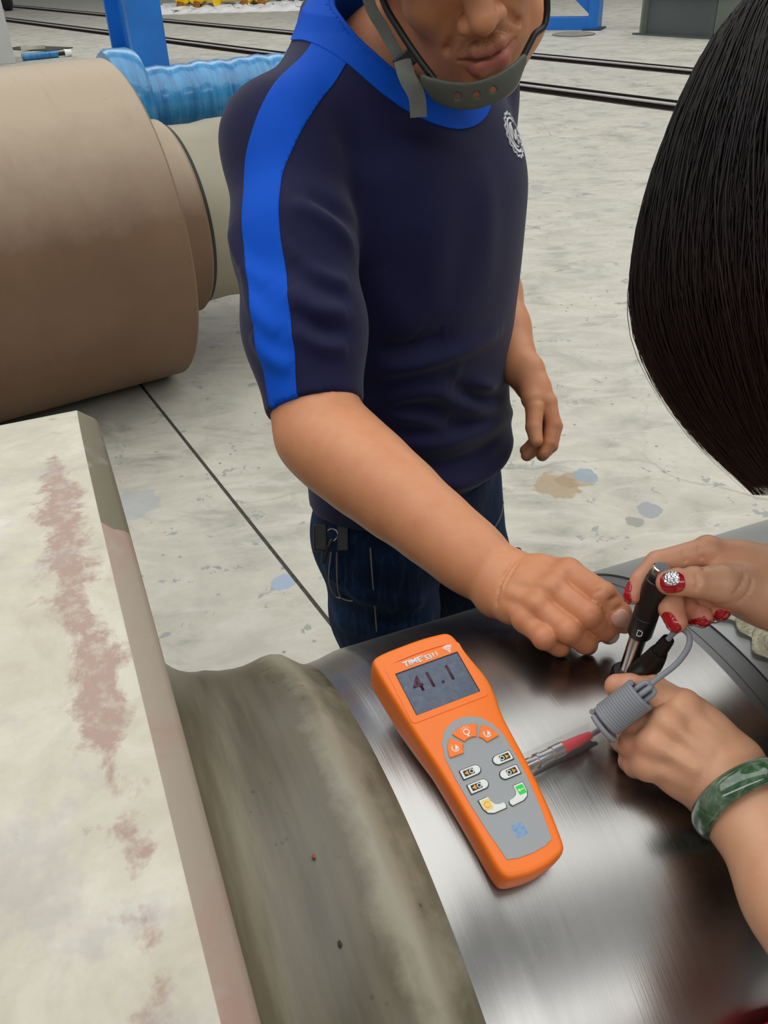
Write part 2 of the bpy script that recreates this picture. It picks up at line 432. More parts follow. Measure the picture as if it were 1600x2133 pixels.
m = MB(); m.box((0, 31, -0.16), (90, 78, 0.08)); m.build('sub_base', plain('dirty_sub_base', (38, 35, 31), 0.95, vary=0.3, sc=6), floor)
jl = JP-JD*14; jr = JP+JD*3.6
m = MB(); m.bar((*jl, -0.064), (*jr, -0.064), 0.014, 0.12); m.build('joint_strip', M_JOINT, floor)

# ------------------------------------------------------------------ rails let into the floor
M_RAILS = NT('rail_steel'); M_RAILS.col(M_RAILS.ramp(M_RAILS.noise(14, 6), (0.3, lin((38, 30, 25))), (0.7, lin((60, 48, 40))))).set(Roughness=0.6, Metallic=0.3)
M_RTOP = plain('worn_rail_head', (198, 194, 190), 0.4, 0.25, 0.1, 20)
def rail(p, label):
    r = empty('track_rail', (p[0], p[1], -0.12), label, 'rail', 'rails let into the floor')
    a = np.array([*(p-RD*16), 0]); b = np.array([*(p+RD*30), 0]); up = np.array([0, 0, 1])
    m = MB(); m.bar(a+up*-0.11, b+up*-0.11, 0.15, 0.02); m.bar(a+up*-0.058, b+up*-0.058, 0.05, 0.122); m.build('rail_web', M_RAILS.m, r)
    m = MB(); m.bar(a+up*0.012, b+up*0.012, 0.07, 0.016); m.build('rail_head', M_RTOP, r, bevel=0.004)
    for sg in (-1, 1):
        o = np.array([*(RN*sg*(GW-0.012)), 0]); m = MB(); m.bar(a+o+up*-0.05, b+o+up*-0.05, 0.02, 0.11); m.build('edge_angle', M_RAILS.m, r)
rail(RB, 'nearer steel rail sunk in the floor behind the man')
rail(RA, 'farther steel rail sunk in the floor, closer to the blue legs')

# ================================================================== foreground roll
def pale_paint():
    t = NT('worn_pale_paint'); co = t.coord()
    n1 = t.noise(9, 5, 0.6, co, 0.3); n2 = t.noise(24, 7, 0.66, co, 0.4); n3 = t.noise(150, 5, 0.7, co)
    c = t.ramp(n2, (0.3, lin((180, 173, 154))), (0.52, lin((198, 193, 175))), (0.75, lin((214, 211, 199))))
    sep = t.n('ShaderNodeSeparateXYZ'); t.l(co, sep.inputs[0]); X, Y = sep.outputs['X'], sep.outputs['Y']
    # ragged band of reddish primer worn through near the edge of the barrel
    n4 = t.noise(26, 5, 0.72, co, 0.2); band = t.math('MULTIPLY', t.math('ABSOLUTE', t.math('ADD', X, 0.1640)), 30.0)
    ed = t.math('ADD', band, t.math('MULTIPLY', n4, 2.2)); ed = t.math('ADD', ed, t.math('MULTIPLY', t.math('ABSOLUTE', t.math('ADD', Y, 0.06)), 2.2))
    red = t.math('MULTIPLY', t.ramp(t.math('MULTIPLY', ed, 0.5), (0.68, 1.0), (0.78, 0.0)), t.ramp(n3, (0.30, 0.35), (0.52, 0.9)))
    c = t.mix(red, c, lin((164, 138, 126)))
    # the chamfer: taupe with patches of primer
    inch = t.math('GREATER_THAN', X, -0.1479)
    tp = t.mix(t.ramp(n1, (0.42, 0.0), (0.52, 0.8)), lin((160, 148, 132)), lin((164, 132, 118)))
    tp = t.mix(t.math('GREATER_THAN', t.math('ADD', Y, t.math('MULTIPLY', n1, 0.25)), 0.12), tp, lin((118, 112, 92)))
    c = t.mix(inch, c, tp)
    c = t.mix(t.ramp(t.noise(15, 7, 0.7, co), (0.56, 0.0), (0.66, 0.45)), c, lin((172, 167, 168)))
    c = t.mix(t.ramp(n3, (0.62, 0.0), (0.75, 0.3)), c, lin((150, 138, 124)))
    t.col(c).set(Roughness=0.55, Specular_IOR_Level=0.35).bump(n3, 0.10, 0.0015); return t.m
def neck_paint():
    t = NT('oily_grey_primer'); co = t.coord((1, 1, 1)); st = t.coord((12, 1.2, 1.2))
    n1 = t.noise(4, 7, 0.6, st); n2 = t.noise(14, 7, 0.7, co)
    c = t.ramp(n1, (0.3, lin((84, 79, 62))), (0.55, lin((110, 104, 84))), (0.75, lin((138, 131, 108))))
    sep = t.n('ShaderNodeSeparateXYZ'); t.l(co, sep.inputs[0])
    near = t.ramp(t.math('ADD', t.math('MULTIPLY', t.math('ABSOLUTE', t.math('ADD', sep.outputs['X'], 0.035)), 18.0), t.math('MULTIPLY', n2, 1.1)), (0.62, 0.6), (0.95, 0.0))
    c = t.mix(near, c, lin((176, 169, 148)))
    spk = t.n('ShaderNodeTexVoronoi'); spk.inputs['Scale'].default_value = 95; t.l(co, spk.inputs['Vector'])
    c = t.mix(t.math('MULTIPLY', t.ramp(spk.outputs['Distance'], (0.10, 0.9), (0.16, 0.0)), t.ramp(n2, (0.55, 0.0), (0.62, 1.0))), c, lin((70, 62, 52)))
    c = t.mix(t.math('MULTIPLY', t.ramp(n2, (0.60, 0.0), (0.68, 0.6)), t.ramp(n1, (0.5, 0), (0.6, 1))), c, lin((120, 110, 86)))
    t.col(c); t.rough(t.ramp(n1, (0.3, 0.30), (0.7, 0.46))); t.bump(n2, 0.08, 0.002); t.set(Specular_IOR_Level=0.6); return t.m
def steel_mat(name, base, r0, r1, aniso=0.5):
    t = NT(name); co = t.coord(); cir = t.coord((160, 6, 6)); gr = t.coord((900, 8, 8))
    n1 = t.noise(1.0, 5, 0.6, cir); n2 = t.noise(5, 6, 0.6, co); n3 = t.noise(1.0, 3, 0.5, gr)
    c = t.ramp(n2, (0.3, tuple(x*0.88 for x in lin(base)[:3])+(1,)), (0.7, lin(base)))
    t.col(c); t.rough(t.math('ADD', t.ramp(n2, (0.3, r0), (0.7, r1)), t.math('MULTIPLY', n1, 0.06)))
    t.set(Metallic=1.0, Anisotropic=aniso); t.bump(t.mix(0.5, n1, n3), 0.06, 0.0015)
    tg = t.n('ShaderNodeTangent', direction_type='RADIAL', axis='X'); t.l(tg.outputs[0], t.b.inputs['Tangent']); return t.m
M_PALE, M_NECK = pale_paint(), neck_paint()
M_STEEL = steel_mat('ground_steel', (176, 175, 172), 0.22, 0.31); M_STEEL2 = steel_mat('satin_steel', (170, 172, 172), 0.36, 0.46)
roll = empty('mill_roll', (AP[0], AP[1], AP[2]), 'huge roll across the foreground: pale worn barrel, grey neck, ground steel journal', 'steel roll', rot=(0, 0, PSI))
def fillet(s0, r0, s1, r1, n=8, out=False):
    # a quarter curve from (s0, r0) to (s1, r1)
    L = []
    for i in range(n+1):
        a = math.pi/2*i/n
        L.append((s0+(s1-s0)*(1-math.cos(a)), r0+(r1-r0)*math.sin(a)) if not out else (s0+(s1-s0)*math.sin(a), r0+(r1-r0)*(1-math.cos(a))))
    return L
def rev_local(name, prof, mat, parent, n=192, smooth=35):
    m = MB(); m.revolve((0, 0, 0), (1, 0, 0), (0, 0, 1), prof, n); me_o = m.build(name, mat, None, smooth=smooth)
    me_o.parent = parent; return me_o
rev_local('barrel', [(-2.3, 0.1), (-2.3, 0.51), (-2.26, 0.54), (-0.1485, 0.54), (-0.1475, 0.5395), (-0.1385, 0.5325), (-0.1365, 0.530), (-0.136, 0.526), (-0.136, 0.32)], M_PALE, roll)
rev_local('neck', [(-0.15, 0.2), (-0.15, 0.345), (-0.1362, 0.343)] + fillet(-0.136, 0.343, -0.100, 0.3095, 8, False)
          + [(-0.088, 0.3055), (-0.075, 0.3035), (-0.066, 0.3032), (-0.058, 0.3042), (-0.048, 0.3062), (-0.040, 0.3065), (-0.033, 0.3045), (-0.029, 0.301), (-0.024, 0.2965), (-0.0195, 0.2925), (-0.014, 0.2895), (-0.010, 0.2885), (-0.010, 0.2)], M_NECK, roll, smooth=50)
rev_local('journal', [(-0.0105, 0.15), (-0.0105, 0.2886), (-0.004, 0.2888), (0.004, 0.2895), (0.020, 0.2925), (0.026, RJ), (0.262, RJ), (0.2625, RJ-0.0008)], M_STEEL, roll, smooth=50)
rev_local('land', [(0.262, 0.15), (0.2625, RJ-0.0012), (0.270, RJ-0.0012), (0.2703, RJ-0.0006), (0.281, RJ-0.0006), (0.2813, RJ-0.0013), (0.2865, RJ-0.0013), (0.287, 0.15)], steel_mat('dull_steel_land', (128, 130, 130), 0.42, 0.5), roll)
rev_local('shaft_end', [(0.2868, 0.15), (0.287, RJ+0.0005), (0.30, RJ+0.001), (0.82, RJ+0.001), (0.86, 0.28), (0.86, 0.23), (1.35, 0.23), (1.37, 0.215), (1.37, 0.05)], M_STEEL2, roll)
# cradles under the roll
M_CRADLE = plain('dark_cradle_paint', (58, 62, 66), 0.6, 0, 0.2, 6)
for s, rad, nm in ((-1.2, 0.54, 'barrel'), (0.62, RJ+0.001, 'shaft end')):
    base = AP + AX*s; cr = empty('roll_cradle', (base[0], base[1], 0), 'dark steel cradle carrying the foreground roll under its %s' % nm, 'cradle', 'cradles under the roll')
    zt = AP[2]-rad*math.cos(0.75); hw = rad*math.sin(0.75)
    for sg in (-1, 1):
        m = MB(); c = base+AN*sg*(hw+0.03); m.box((c[0], c[1], zt/2-0.02), (0.16, 0.06, zt-0.04), [AX, AN, AZ]); m.build('post', M_CRADLE, cr, bevel=0.005)
        nrmv = -AN*sg*math.sin(0.75)+AZ*math.cos(0.75); q = AP+AX*s-nrmv*(rad+0.016); tang = AN*math.cos(0.75)+AZ*sg*math.sin(0.75)
        m = MB(); m.box(q, (0.2, 0.12, 0.03), [AX, tang, nrmv]); m.build('saddle_pad', M_CRADLE, cr)
    m = MB(); m.box((base[0], base[1], 0.02), (0.24, 2*hw+0.22, 0.04), [AX, AN, AZ]); m.build('foot_plate', M_CRADLE, cr)
# crumpled film round the far shaft end
def film():
    t = NT('clear_film'); t.set(Base_Color=(0.88, 0.83, 0.58, 1), Roughness=0.10, Alpha=0.6, Specular_IOR_Level=1.0, Coat_Weight=0.5, Coat_Roughness=0.05)
    t.bump(t.noise(60, 5, 0.6, None, 1.5), 1.0, 0.012); return t.m
M_FILM = film()
rs = np.random.RandomState(3); nu, nvv = 46, 110; v = []; ff = []
hgt = rs.rand(nu+1, nvv+1)
for _ in range(2): hgt = (hgt+np.roll(hgt, 1, 0)+np.roll(hgt, 1, 1)+np.roll(hgt, (1, 1), (0, 1)))/4
hgt = (hgt-hgt.min())/(hgt.max()-hgt.min())
for i in range(nu+1):
    for j in range(nvv+1):
        s = 0.2985+0.0035*math.sin(j*0.9)+0.003*math.sin(j*0.37+1)+(0.36)*i/nu; a = -1.15+(1.24+0.05*math.sin(i*0.8))*j/nvv
        v.append(roll_pt(s, a, RJ+0.0025+0.012*hgt[i, j]*min(1, 0.15+i/4)))
for i in range(nu):
    for j in range(nvv): ff.append((i*(nvv+1)+j, i*(nvv+1)+j+1, (i+1)*(nvv+1)+j+1, (i+1)*(nvv+1)+j))
fo = pydata('plastic_film', v, ff, M_FILM, None, True)
tag(fo, 'crumpled clear yellowish plastic film wrapped round the right end of the shaft', 'plastic film')
md = fo.modifiers.new('thick', 'SOLIDIFY'); md.thickness = 0.0006

# ================================================================== brown roll on the floor
def brown():
    t = NT('rusty_brown_paint'); co = t.coord(); st = t.coord((14, 1, 1))
    n1 = t.noise(1.3, 6, 0.6, co); n2 = t.noise(9, 7, 0.65, co); n3 = t.noise(3.0, 7, 0.7, st)
    c = t.ramp(n1, (0.3, lin((100, 74, 55))), (0.7, lin((122, 95, 73))))
    # paler tan mixed in on faces that point upward
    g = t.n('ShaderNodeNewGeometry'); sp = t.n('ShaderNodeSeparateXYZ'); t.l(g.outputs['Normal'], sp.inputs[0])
    top_tone = t.ramp(t.math('ADD', sp.outputs['Z'], t.math('MULTIPLY', n2, 0.25)), (0.35, 0.0), (0.95, 0.85))
    c = t.mix(top_tone, c, lin((176, 160, 137)))
    c = t.mix(t.ramp(n3, (0.55, 0.0), (0.75, 0.22)), c, lin((132, 94, 66)))
    c = t.mix(t.ramp(t.noise(22, 6, 0.7, co), (0.66, 0.0), (0.74, 0.4)), c, lin((158, 100, 62)))
    t.col(c).set(Roughness=0.48, Specular_IOR_Level=0.4).bump(n2, 0.05, 0.004); return t.m
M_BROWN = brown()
BY = 0.546; br = empty('brown_roll', (-1, 3.361, 0.58), 'brown painted steel roll lying on the floor at the left', 'steel roll', rot=(0, 0, BY))
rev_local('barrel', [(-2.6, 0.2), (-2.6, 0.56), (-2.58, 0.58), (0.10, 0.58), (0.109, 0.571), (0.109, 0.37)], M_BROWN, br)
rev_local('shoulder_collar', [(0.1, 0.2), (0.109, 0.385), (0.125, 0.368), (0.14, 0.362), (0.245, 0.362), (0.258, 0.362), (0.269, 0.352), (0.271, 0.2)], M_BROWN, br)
rev_local('dark_groove_ring', [(0.262, 0.2), (0.272, 0.345), (0.285, 0.343), (0.287, 0.2)], plain('black_rubber_and_groove', (22, 21, 20), 0.6), br)  # solid ring coloured black to stand for the shade of this groove
rev_local('neck', [(0.28, 0.2), (0.285, 0.335), (0.40, 0.330), (0.44, 0.334), (0.47, 0.338), (0.56, 0.338), (0.565, 0.334), (0.575, 0.334), (0.58, 0.338), (0.80, 0.336), (0.83, 0.30), (0.83, 0.2), (1.3, 0.2), (1.3, 0.05)],
          plain('olive_grey_primer', (148, 142, 122), 0.5, 0, 0.14, 3, bump=0.05), br)

# ------------------------------------------------------------------ roll wrapped in blue film
def bluefilm():
    t = NT('blue_wrap_film'); st = t.coord((9, 1.2, 1.2)); n = t.noise(3.5, 6, 0.6, st, 0.8); w = t.noise(20, 4, 0.6, t.coord((1, 1, 1), rot=(0.4, 0.9, 0.2)), 1.0)
    t.col(t.ramp(n, (0.3, lin((20, 96, 152))), (0.5, lin((40, 126, 180))), (0.72, lin((64, 148, 198)))))
    t.set(Roughness=0.26, Coat_Weight=0.4, Coat_Roughness=0.1).bump(t.mix(0.5, n, w), 0.35, 0.015); return t.m
M_BFILM = bluefilm()
p0 = rg(400, 203, 4.35); bw = empty('blue_wrapped_roll', p0, 'roll wrapped in shiny blue film behind the brown roll', 'steel roll', rot=(0, 0, BY-0.02))
rev_local('wrapped_shoulder', [(-0.36, 0.1), (-0.36, 0.21), (-0.345, 0.22), (-0.26, 0.22), (-0.235, 0.21), (-0.225, 0.15)], M_BFILM, bw)
pr = [(-0.26, 0.08)]
for i in range(40):
    s = -0.25 + 1.1*i/39; pr.append((s, 0.138 + 0.0035*math.sin(i*1.9) + 0.003*math.sin(i*0.7)))
rev_local('wrapped_shaft', pr + [(0.86, 0.05)], M_BFILM, bw)
for s, q in ((-0.30, 0.22), (0.6, 0.14)):
    m = MB(); m.box((s, 0, -(p0[2])/2-q/2), (0.15, 0.3, p0[2]-q), None); o = m.build('support_block', plain('dull_timber', (120, 100, 76), 0.8, 0, 0.2, 12), None); o.parent = bw

# ------------------------------------------------------------------ chips lying on the oily neck
def chip(u, size, mat, label, rad=0.3045):
    c = oncyl(*u, rad); n = nrm((c-AP)-((c-AP)@AX)*AX); t1 = nrm(np.cross(n, AX)); rs = np.random.RandomState(int(u[0])); k = 7
    out = [c+n*0.0004+(t1*math.cos(a)*size+AX*math.sin(a)*size*0.45)*rs.uniform(0.6, 1.1) for a in np.linspace(0, 6.28, k, endpoint=False)]
    m = MB(); m.loft([out, [p+n*(0.0009+0.0006*rs.rand()) for p in out]]); o = m.build('metal_chip', mat, None); tag(o, label, 'chip', 'chips on the roll neck')
M_CHIP = plain('dark_chip', (38, 32, 26), 0.6)
chip((491, 1712), 0.0032, M_CHIP, 'dark flake in the middle of the grey roll neck')
chip((709, 1968), 0.0026, M_CHIP, 'dark flake low on the grey roll neck, below the reddish one')
chip((655, 1786), 0.0022, plain('reddish_chip', (150, 72, 52), 0.6), 'tiny reddish flake on the grey roll neck')
# ================================================================== materials for people
def skin_mat(name, base, red, rough=0.45):
    t = NT(name); co = t.coord()
    at = t.n('ShaderNodeAttribute', attribute_name='pig')
    n1 = t.noise(55, 5, 0.6, co); n2 = t.noise(420, 3, 0.6, co); n3 = t.noise(14, 4, 0.6, co)
    c = t.mix(t.ramp(n1, (0.35, 0.0), (0.7, 0.30)), lin(base), lin(red))
    c = t.mix(t.ramp(n3, (0.4, 0.0), (0.7, 0.25)), c, tuple(min(1, x*1.15) for x in lin(base)[:3])+(1,))
    sp = t.n('ShaderNodeSeparateColor'); t.l(at.outputs['Color'], sp.inputs[0])
    c = t.mix(t.math('MULTIPLY', sp.outputs[0], 1.0), c, lin(red))                       # flushed skin
    c = t.mix(sp.outputs[1], c, lin((176, 92, 88)))                                       # lips
    stub = t.math('MULTIPLY', sp.outputs[2], t.ramp(n2, (0.35, 0.35), (0.6, 0.95)))
    c = t.mix(stub, c, lin((62, 44, 36)))                                                 # stubble
    t.col(c); t.set(Roughness=rough, Specular_IOR_Level=0.4, Subsurface_Weight=0.0, Subsurface_Scale=0.006)
    t.b.inputs['Subsurface Radius'].default_value = (1.0, 0.35, 0.18)
    t.bump(t.mix(0.35, n2, n1), 0.16, 0.0012); return t.m
M_SKIN = skin_mat('tanned_skin', (210, 146, 105), (190, 108, 78))
def fabric(name, rgb, rough=0.8, sc=900, sheen=0.3, amt=0.25):
    t = NT(name); n = t.noise(sc, 2, 0.5); m2 = t.noise(9, 4, 0.6); c = lin(rgb)
    t.col(t.ramp(m2, (0.3, tuple(x*0.86 for x in c[:3])+(1,)), (0.7, c))); t.bump(n, amt, 0.0008)
    t.set(Roughness=rough, Sheen_Weight=sheen, Sheen_Roughness=0.5, Specular_IOR_Level=0.2); return t.m
M_NAVY = fabric('navy_knit', (22, 22, 62), 0.75, 900, 0.10); M_ROYAL = fabric('royal_blue_knit', (0, 84, 206), 0.75, 900, 0.0)
def denim():
    t = NT('dark_denim'); st = t.coord((1, 1, 0.12)); co = t.coord()
    n = t.noise(120, 5, 0.6, st); b = t.noise(7, 5, 0.6, co); f = t.noise(900, 2, 0.5, co)
    c = t.ramp(b, (0.3, lin((12, 24, 46))), (0.6, lin((20, 42, 74))), (0.8, lin((40, 70, 106))))
    c = t.mix(t.ramp(n, (0.5, 0.0), (0.75, 0.35)), c, lin((66, 94, 126))); t.col(c)
    t.set(Roughness=0.85, Specular_IOR_Level=0.15); t.bump(f, 0.3, 0.0008); return t.m
M_DENIM = denim(); M_THREAD = plain('stitch_thread', (140, 138, 130), 0.8); M_BLACKP = plain('black_plastic', (16, 17, 18), 0.42, 0, 0.1, 20)
M_WEB = plain('grey_webbing', (112, 116, 110), 0.8, 0, 0.1, 60, bump=0.5, bsc=700); M_CUP = plain('grey_chin_rubber', (84, 88, 80), 0.55, 0, 0.08, 20)
M_NAIL = plain('bare_nail', (214, 168, 152), 0.3, 0, 0.05, 40); M_WHITE = plain('white_print', (232, 234, 236), 0.6, 0, 0.02); M_METAL = plain('bright_chrome', (205, 205, 205), 0.18, 1.0, 0.03)

def hand(S, wrist, mcps, fingers, thumb, scale=1.0, thenar=None, kf=0.0022):
    # wrist / mcps: (point, radius) lists across; fingers: four lists of (point, radius); thumb: list of (point, radius)
    for (p, r), (q, r2) in zip(wrist, mcps): S.cone(p, q, r, r2*0.92, 0.012*scale)
    for (p, r), (q, r2) in zip(mcps[:-1], mcps[1:]): S.cone(p, q, r*0.74, r2*0.74, 0.006*scale)
    for (p, r), (q, r2) in zip(wrist[:-1], wrist[1:]): S.cone(p, q, r*0.9, r2*0.9, 0.010*scale)
    for i in range(len(mcps)-1):
        (p, r), (q, r2), (a, ra), (b, rb) = mcps[i], mcps[i+1], wrist[i], wrist[i+1]
        S.cone(p*0.5+a*0.5, q*0.5+b*0.5, (r+ra)*0.42, (r2+rb)*0.42, 0.010*scale)
    if thenar: S.chain(thenar, 0.012*scale)
    S.chain(thumb, kf*scale)
    for f in fingers: S.chain(f, kf*scale)
def nails(V, F, N, specs, mat, parent, lift=0.0004, names='fingernail'):
    # specs: (centre, along, across, half length, half width)
    out = []
    for c, al, ac, hl, hw in specs:
        al = nrm(al); nn = nrm(np.cross(al, ac)); ac = np.cross(nn, al)
        def fn(P, c=c, al=al, ac=ac, nn=nn, hl=hl, hw=hw):
            d = P-c; u = d@al/hl; w = d@ac/hw; h = d@nn
            return np.where(np.abs(h) < hw*1.3, 1-(np.abs(u)**3+np.abs(w)**2.6), -1)
        near = np.linalg.norm(V-c, axis=1) < max(hl, hw)*2.5; keep = near[F].any(1)
        o = patch(names, V, F[keep], N, fn, mat, parent, lift)
        out.append(o)
    return out
def side_of(a, b): return np.cross(nrm(b), nrm(a))

# ================================================================== the man
mF = nrm((0.79, -0.613, 0)); mR = np.array([mF[1], -mF[0], 0]); UP = np.array([0, 0, 1.0])
sR = rg(588, 300, 1.0); nB = sR - mR*0.185 + UP*0.05; sL = sR - mR*0.37
eR = rg(662, 900, 0.872); wR = rg(1046, 1214, 0.735)
eL = rg(1010, 560, 1.32); wL = rg(1086, 768, 1.215)
hipc = np.array([0.045, 1.075, 0.80])
man = empty('person', (hipc[0], hipc[1], 0), 'man in a navy and blue T-shirt and jeans reaching over the steel shaft', 'person')
# ---- head frame
vh = ray(1000, 100); hv = nrm(cU-(cU@vh)*vh); hr = np.cross(vh, hv)
hX = nrm(0.92*hr + 0.27*hv + 0.08*vh); hZ = 0.10*hr + 0.93*hv - 0.42*vh; hZ = nrm(hZ-(hZ@hX)*hX); hY = np.cross(hX, hZ)
def HP(x, y, z): return hO + hX*x + hY*y + hZ*z
hO = rg(1018, 113, 0.975) - (hX*0 + hY*0.098 + hZ*-0.07)
B = SDF()
B.ell(HP(0, -0.012, 0.032), (0.077, 0.098, 0.09), [hX, hY, hZ], 0.02)
B.ell(HP(0, 0.030, -0.045), (0.062, 0.058, 0.074), [hX, hY, hZ], 0.03)
for sg in (-1, 1):
    B.chain([(HP(sg*0.060, -0.012, -0.04), 0.016), (HP(sg*0.047, 0.032, -0.086), 0.017), (HP(sg*0.012, 0.072, -0.107), 0.017)], 0.03)
    B.ell(HP(sg*0.043, 0.058, -0.022), (0.024, 0.020, 0.020), [hX, hY, hZ], 0.022)
    B.ell(HP(sg*0.079, -0.008, -0.004), (0.008, 0.019, 0.032), [hX, hY, hZ], 0.006)
B.ell(HP(0, 0.078, -0.106), (0.021, 0.016, 0.015), [hX, hY, hZ], 0.02)
B.chain([(HP(-0.05, 0.068, 0.024), 0.011), (HP(0, 0.086, 0.020), 0.012), (HP(0.05, 0.068, 0.024), 0.011)], 0.02)
B.ell(HP(0, 0.070, -0.069), (0.036, 0.024, 0.030), [hX, hY, hZ], 0.022)
for sg in (-1, 1):
    B.ell(HP(sg*0.032, 0.098, 0.002), (0.017, 0.016, 0.011), [hX, hY, hZ], 0.012, True)
    B.ell(HP(sg*0.032, 0.073, 0.001), (0.013, 0.0125, 0.0115), [hX, hY, hZ], 0.003)
B.chain([(HP(0, 0.086, 0.014), 0.0085), (HP(0, 0.103, -0.015), 0.0105), (HP(0, 0.113, -0.029), 0.0135)], 0.014)
for sg in (-1, 1):
    B.ell(HP(sg*0.0155, 0.100, -0.034), (0.0095, 0.012, 0.009), [hX, hY, hZ], 0.007)
    B.ell(HP(sg*0.0075, 0.104, -0.0445), (0.0045, 0.006, 0.004), [hX, hY, hZ], 0.003, True)
    B.chain([(HP(sg*0.022, 0.094, -0.036), 0.003), (HP(sg*0.036, 0.078, -0.060), 0.0025)], 0.008, True)
B.chain([(HP(-0.028, 0.084, -0.0690), 0.0030), (HP(-0.011, 0.0985, -0.0620), 0.0075), (HP(0, 0.1000, -0.0640), 0.0070), (HP(0.011, 0.0985, -0.0620), 0.0075), (HP(0.028, 0.084, -0.0690), 0.0030)], 0.0035)
B.chain([(HP(-0.025, 0.084, -0.0722), 0.0034), (HP(-0.011, 0.0955, -0.0800), 0.0092), (HP(0.011, 0.0955, -0.0800), 0.0092), (HP(0.025, 0.084, -0.0722), 0.0034)], 0.0035)
B.chain([(HP(-0.030, 0.088, -0.0702), 0.0014), (HP(-0.012, 0.1035, -0.0700), 0.0016), (HP(0, 0.1055, -0.0706), 0.0016), (HP(0.012, 0.1035, -0.0700), 0.0016), (HP(0.030, 0.088, -0.0702), 0.0014)], 0.0022, True)
nH = HP(0, -0.03, -0.06)
B.chain([(nH, 0.054), (nB+mF*0.005, 0.060), (nB-UP*0.06+mF*0.01, 0.078)], 0.03)
for sg in (-1, 1): B.chain([(HP(sg*0.055, -0.02, -0.05), 0.014), (nB+mF*0.075+UP*-0.02-mR*sg*0.015, 0.012)], 0.02)
# ---- torso (under the shirt), arms
up_ = nB-UP*0.02
B.chain([(nB-UP*0.06, 0.07), (nB-UP*0.2, 0.085), (hipc+UP*0.16, 0.085), (hipc+UP*0.03, 0.085)], 0.05)
for sh in (sR, sL): B.chain([(nB-UP*0.035, 0.05), (sh*0.5+nB*0.5-UP*0.035, 0.045), (sh, 0.040)], 0.04)
B.chain([(sR, 0.05), (sR+(eR-sR)*0.5, 0.042), (sR+(eR-sR)*0.86, 0.0395), (eR, 0.0370)], 0.02)
fx = wR-eR
B.chain([(eR, 0.0370), (eR+fx*0.10, 0.0375), (eR+fx*0.22, 0.0372), (eR+fx*0.36, 0.0352), (eR+fx*0.52, 0.0320), (eR+fx*0.70, 0.0280), (eR+fx*0.86, 0.0248), (wR, 0.0236)], 0.03)
B.chain([(sL, 0.05), (sL+(eL-sL)*0.5, 0.046), (eL, 0.038)], 0.02)
fl = wL-eL
B.chain([(eL, 0.038), (eL+fl*0.25, 0.0385), (eL+fl*0.6, 0.032), (wL, 0.0255)], 0.015)
# ---- right hand, resting loosely over the shaft
def G(*p): return [(rg(x, y, t), r) for x, y, t, r in p]
wr = G((1067, 1188, 0.733, 0.0150), (1055, 1206, 0.728, 0.0170), (1043, 1226, 0.727, 0.0170), (1034, 1244, 0.731, 0.0150))
mc = G((1184, 1190, 0.704, 0.0112), (1152, 1224, 0.691, 0.0112), (1121, 1259, 0.687, 0.0105), (1094, 1289, 0.690, 0.0095))
fR = [G((1184, 1193, 0.704, 0.0110), (1256, 1241, 0.678, 0.0108), (1288, 1278, 0.680, 0.0098), (1300, 1296, 0.687, 0.0088)),
      G((1152, 1227, 0.692, 0.0102), (1226, 1281, 0.671, 0.0100), (1260, 1310, 0.685, 0.0092), (1268, 1320, 0.704, 0.0084)),
      G((1121, 1262, 0.688, 0.0098), (1184, 1314, 0.669, 0.0097), (1218, 1337, 0.683, 0.0090), (1224, 1343, 0.702, 0.0082)),
      G((1094, 1291, 0.691, 0.0090), (1134, 1328, 0.674, 0.0089), (1164, 1345, 0.685, 0.0082), (1170, 1349, 0.700, 0.0074))]
thR = G((1080, 1196, 0.742, 0.0150), (1140, 1225, 0.735, 0.0130), (1190, 1262, 0.712, 0.0110), (1222, 1290, 0.700, 0.0095))
hand(B, wr, mc, fR, thR, thenar=G((1072, 1200, 0.745, 0.017), (1130, 1225, 0.735, 0.018)))
back = SDF(); back.p = list(B.p)
for f in fR:                                         # knuckle heads, and creases behind them
    B.ell(f[0][0]+0.004*(-ray(1140, 1240)), (0.0095, 0.0095, 0.009), None, 0.006)
    B.ell(f[1][0]+0.0022*(-ray(1200, 1300)), (0.0090, 0.0090, 0.0088), None, 0.003)
for a, b in zip(wr[:4], mc[:4]):                     # tendons under the skin
    q = nrm(-ray(1120, 1240)); B.chain([(a[0]+(b[0]-a[0])*0.35+q*(a[1]+0.0005), 0.0024), (b[0]+q*(b[1]-0.001), 0.0030)], 0.006)
def creases(S, base, lines, r=0.0009, k=0.0025, sink=0.0001):
    al = base.trace([u for ln in lines for u in ln]); i0 = 0
    for ln in lines:
        P = al[i0:i0+len(ln)]; i0 += len(ln); S.chain([(p + ray(*u)*sink, r) for p, u in zip(P, ln)], k, True)
pre = SDF(); pre.p = list(B.p)
hnd = SDF(); hnd.p = [p for p in pre.p if np.linalg.norm((p[4]+p[5])/2-wR) < 0.16]
creases(B, hnd, [[(1070, 1172), (1052, 1196), (1040, 1226), (1035, 1258)], [(1078, 1175), (1062, 1200), (1050, 1222)],
                 [(1270, 1250), (1282, 1243)], [(1240, 1236), (1252, 1228)], [(1280, 1272), (1294, 1263)]])
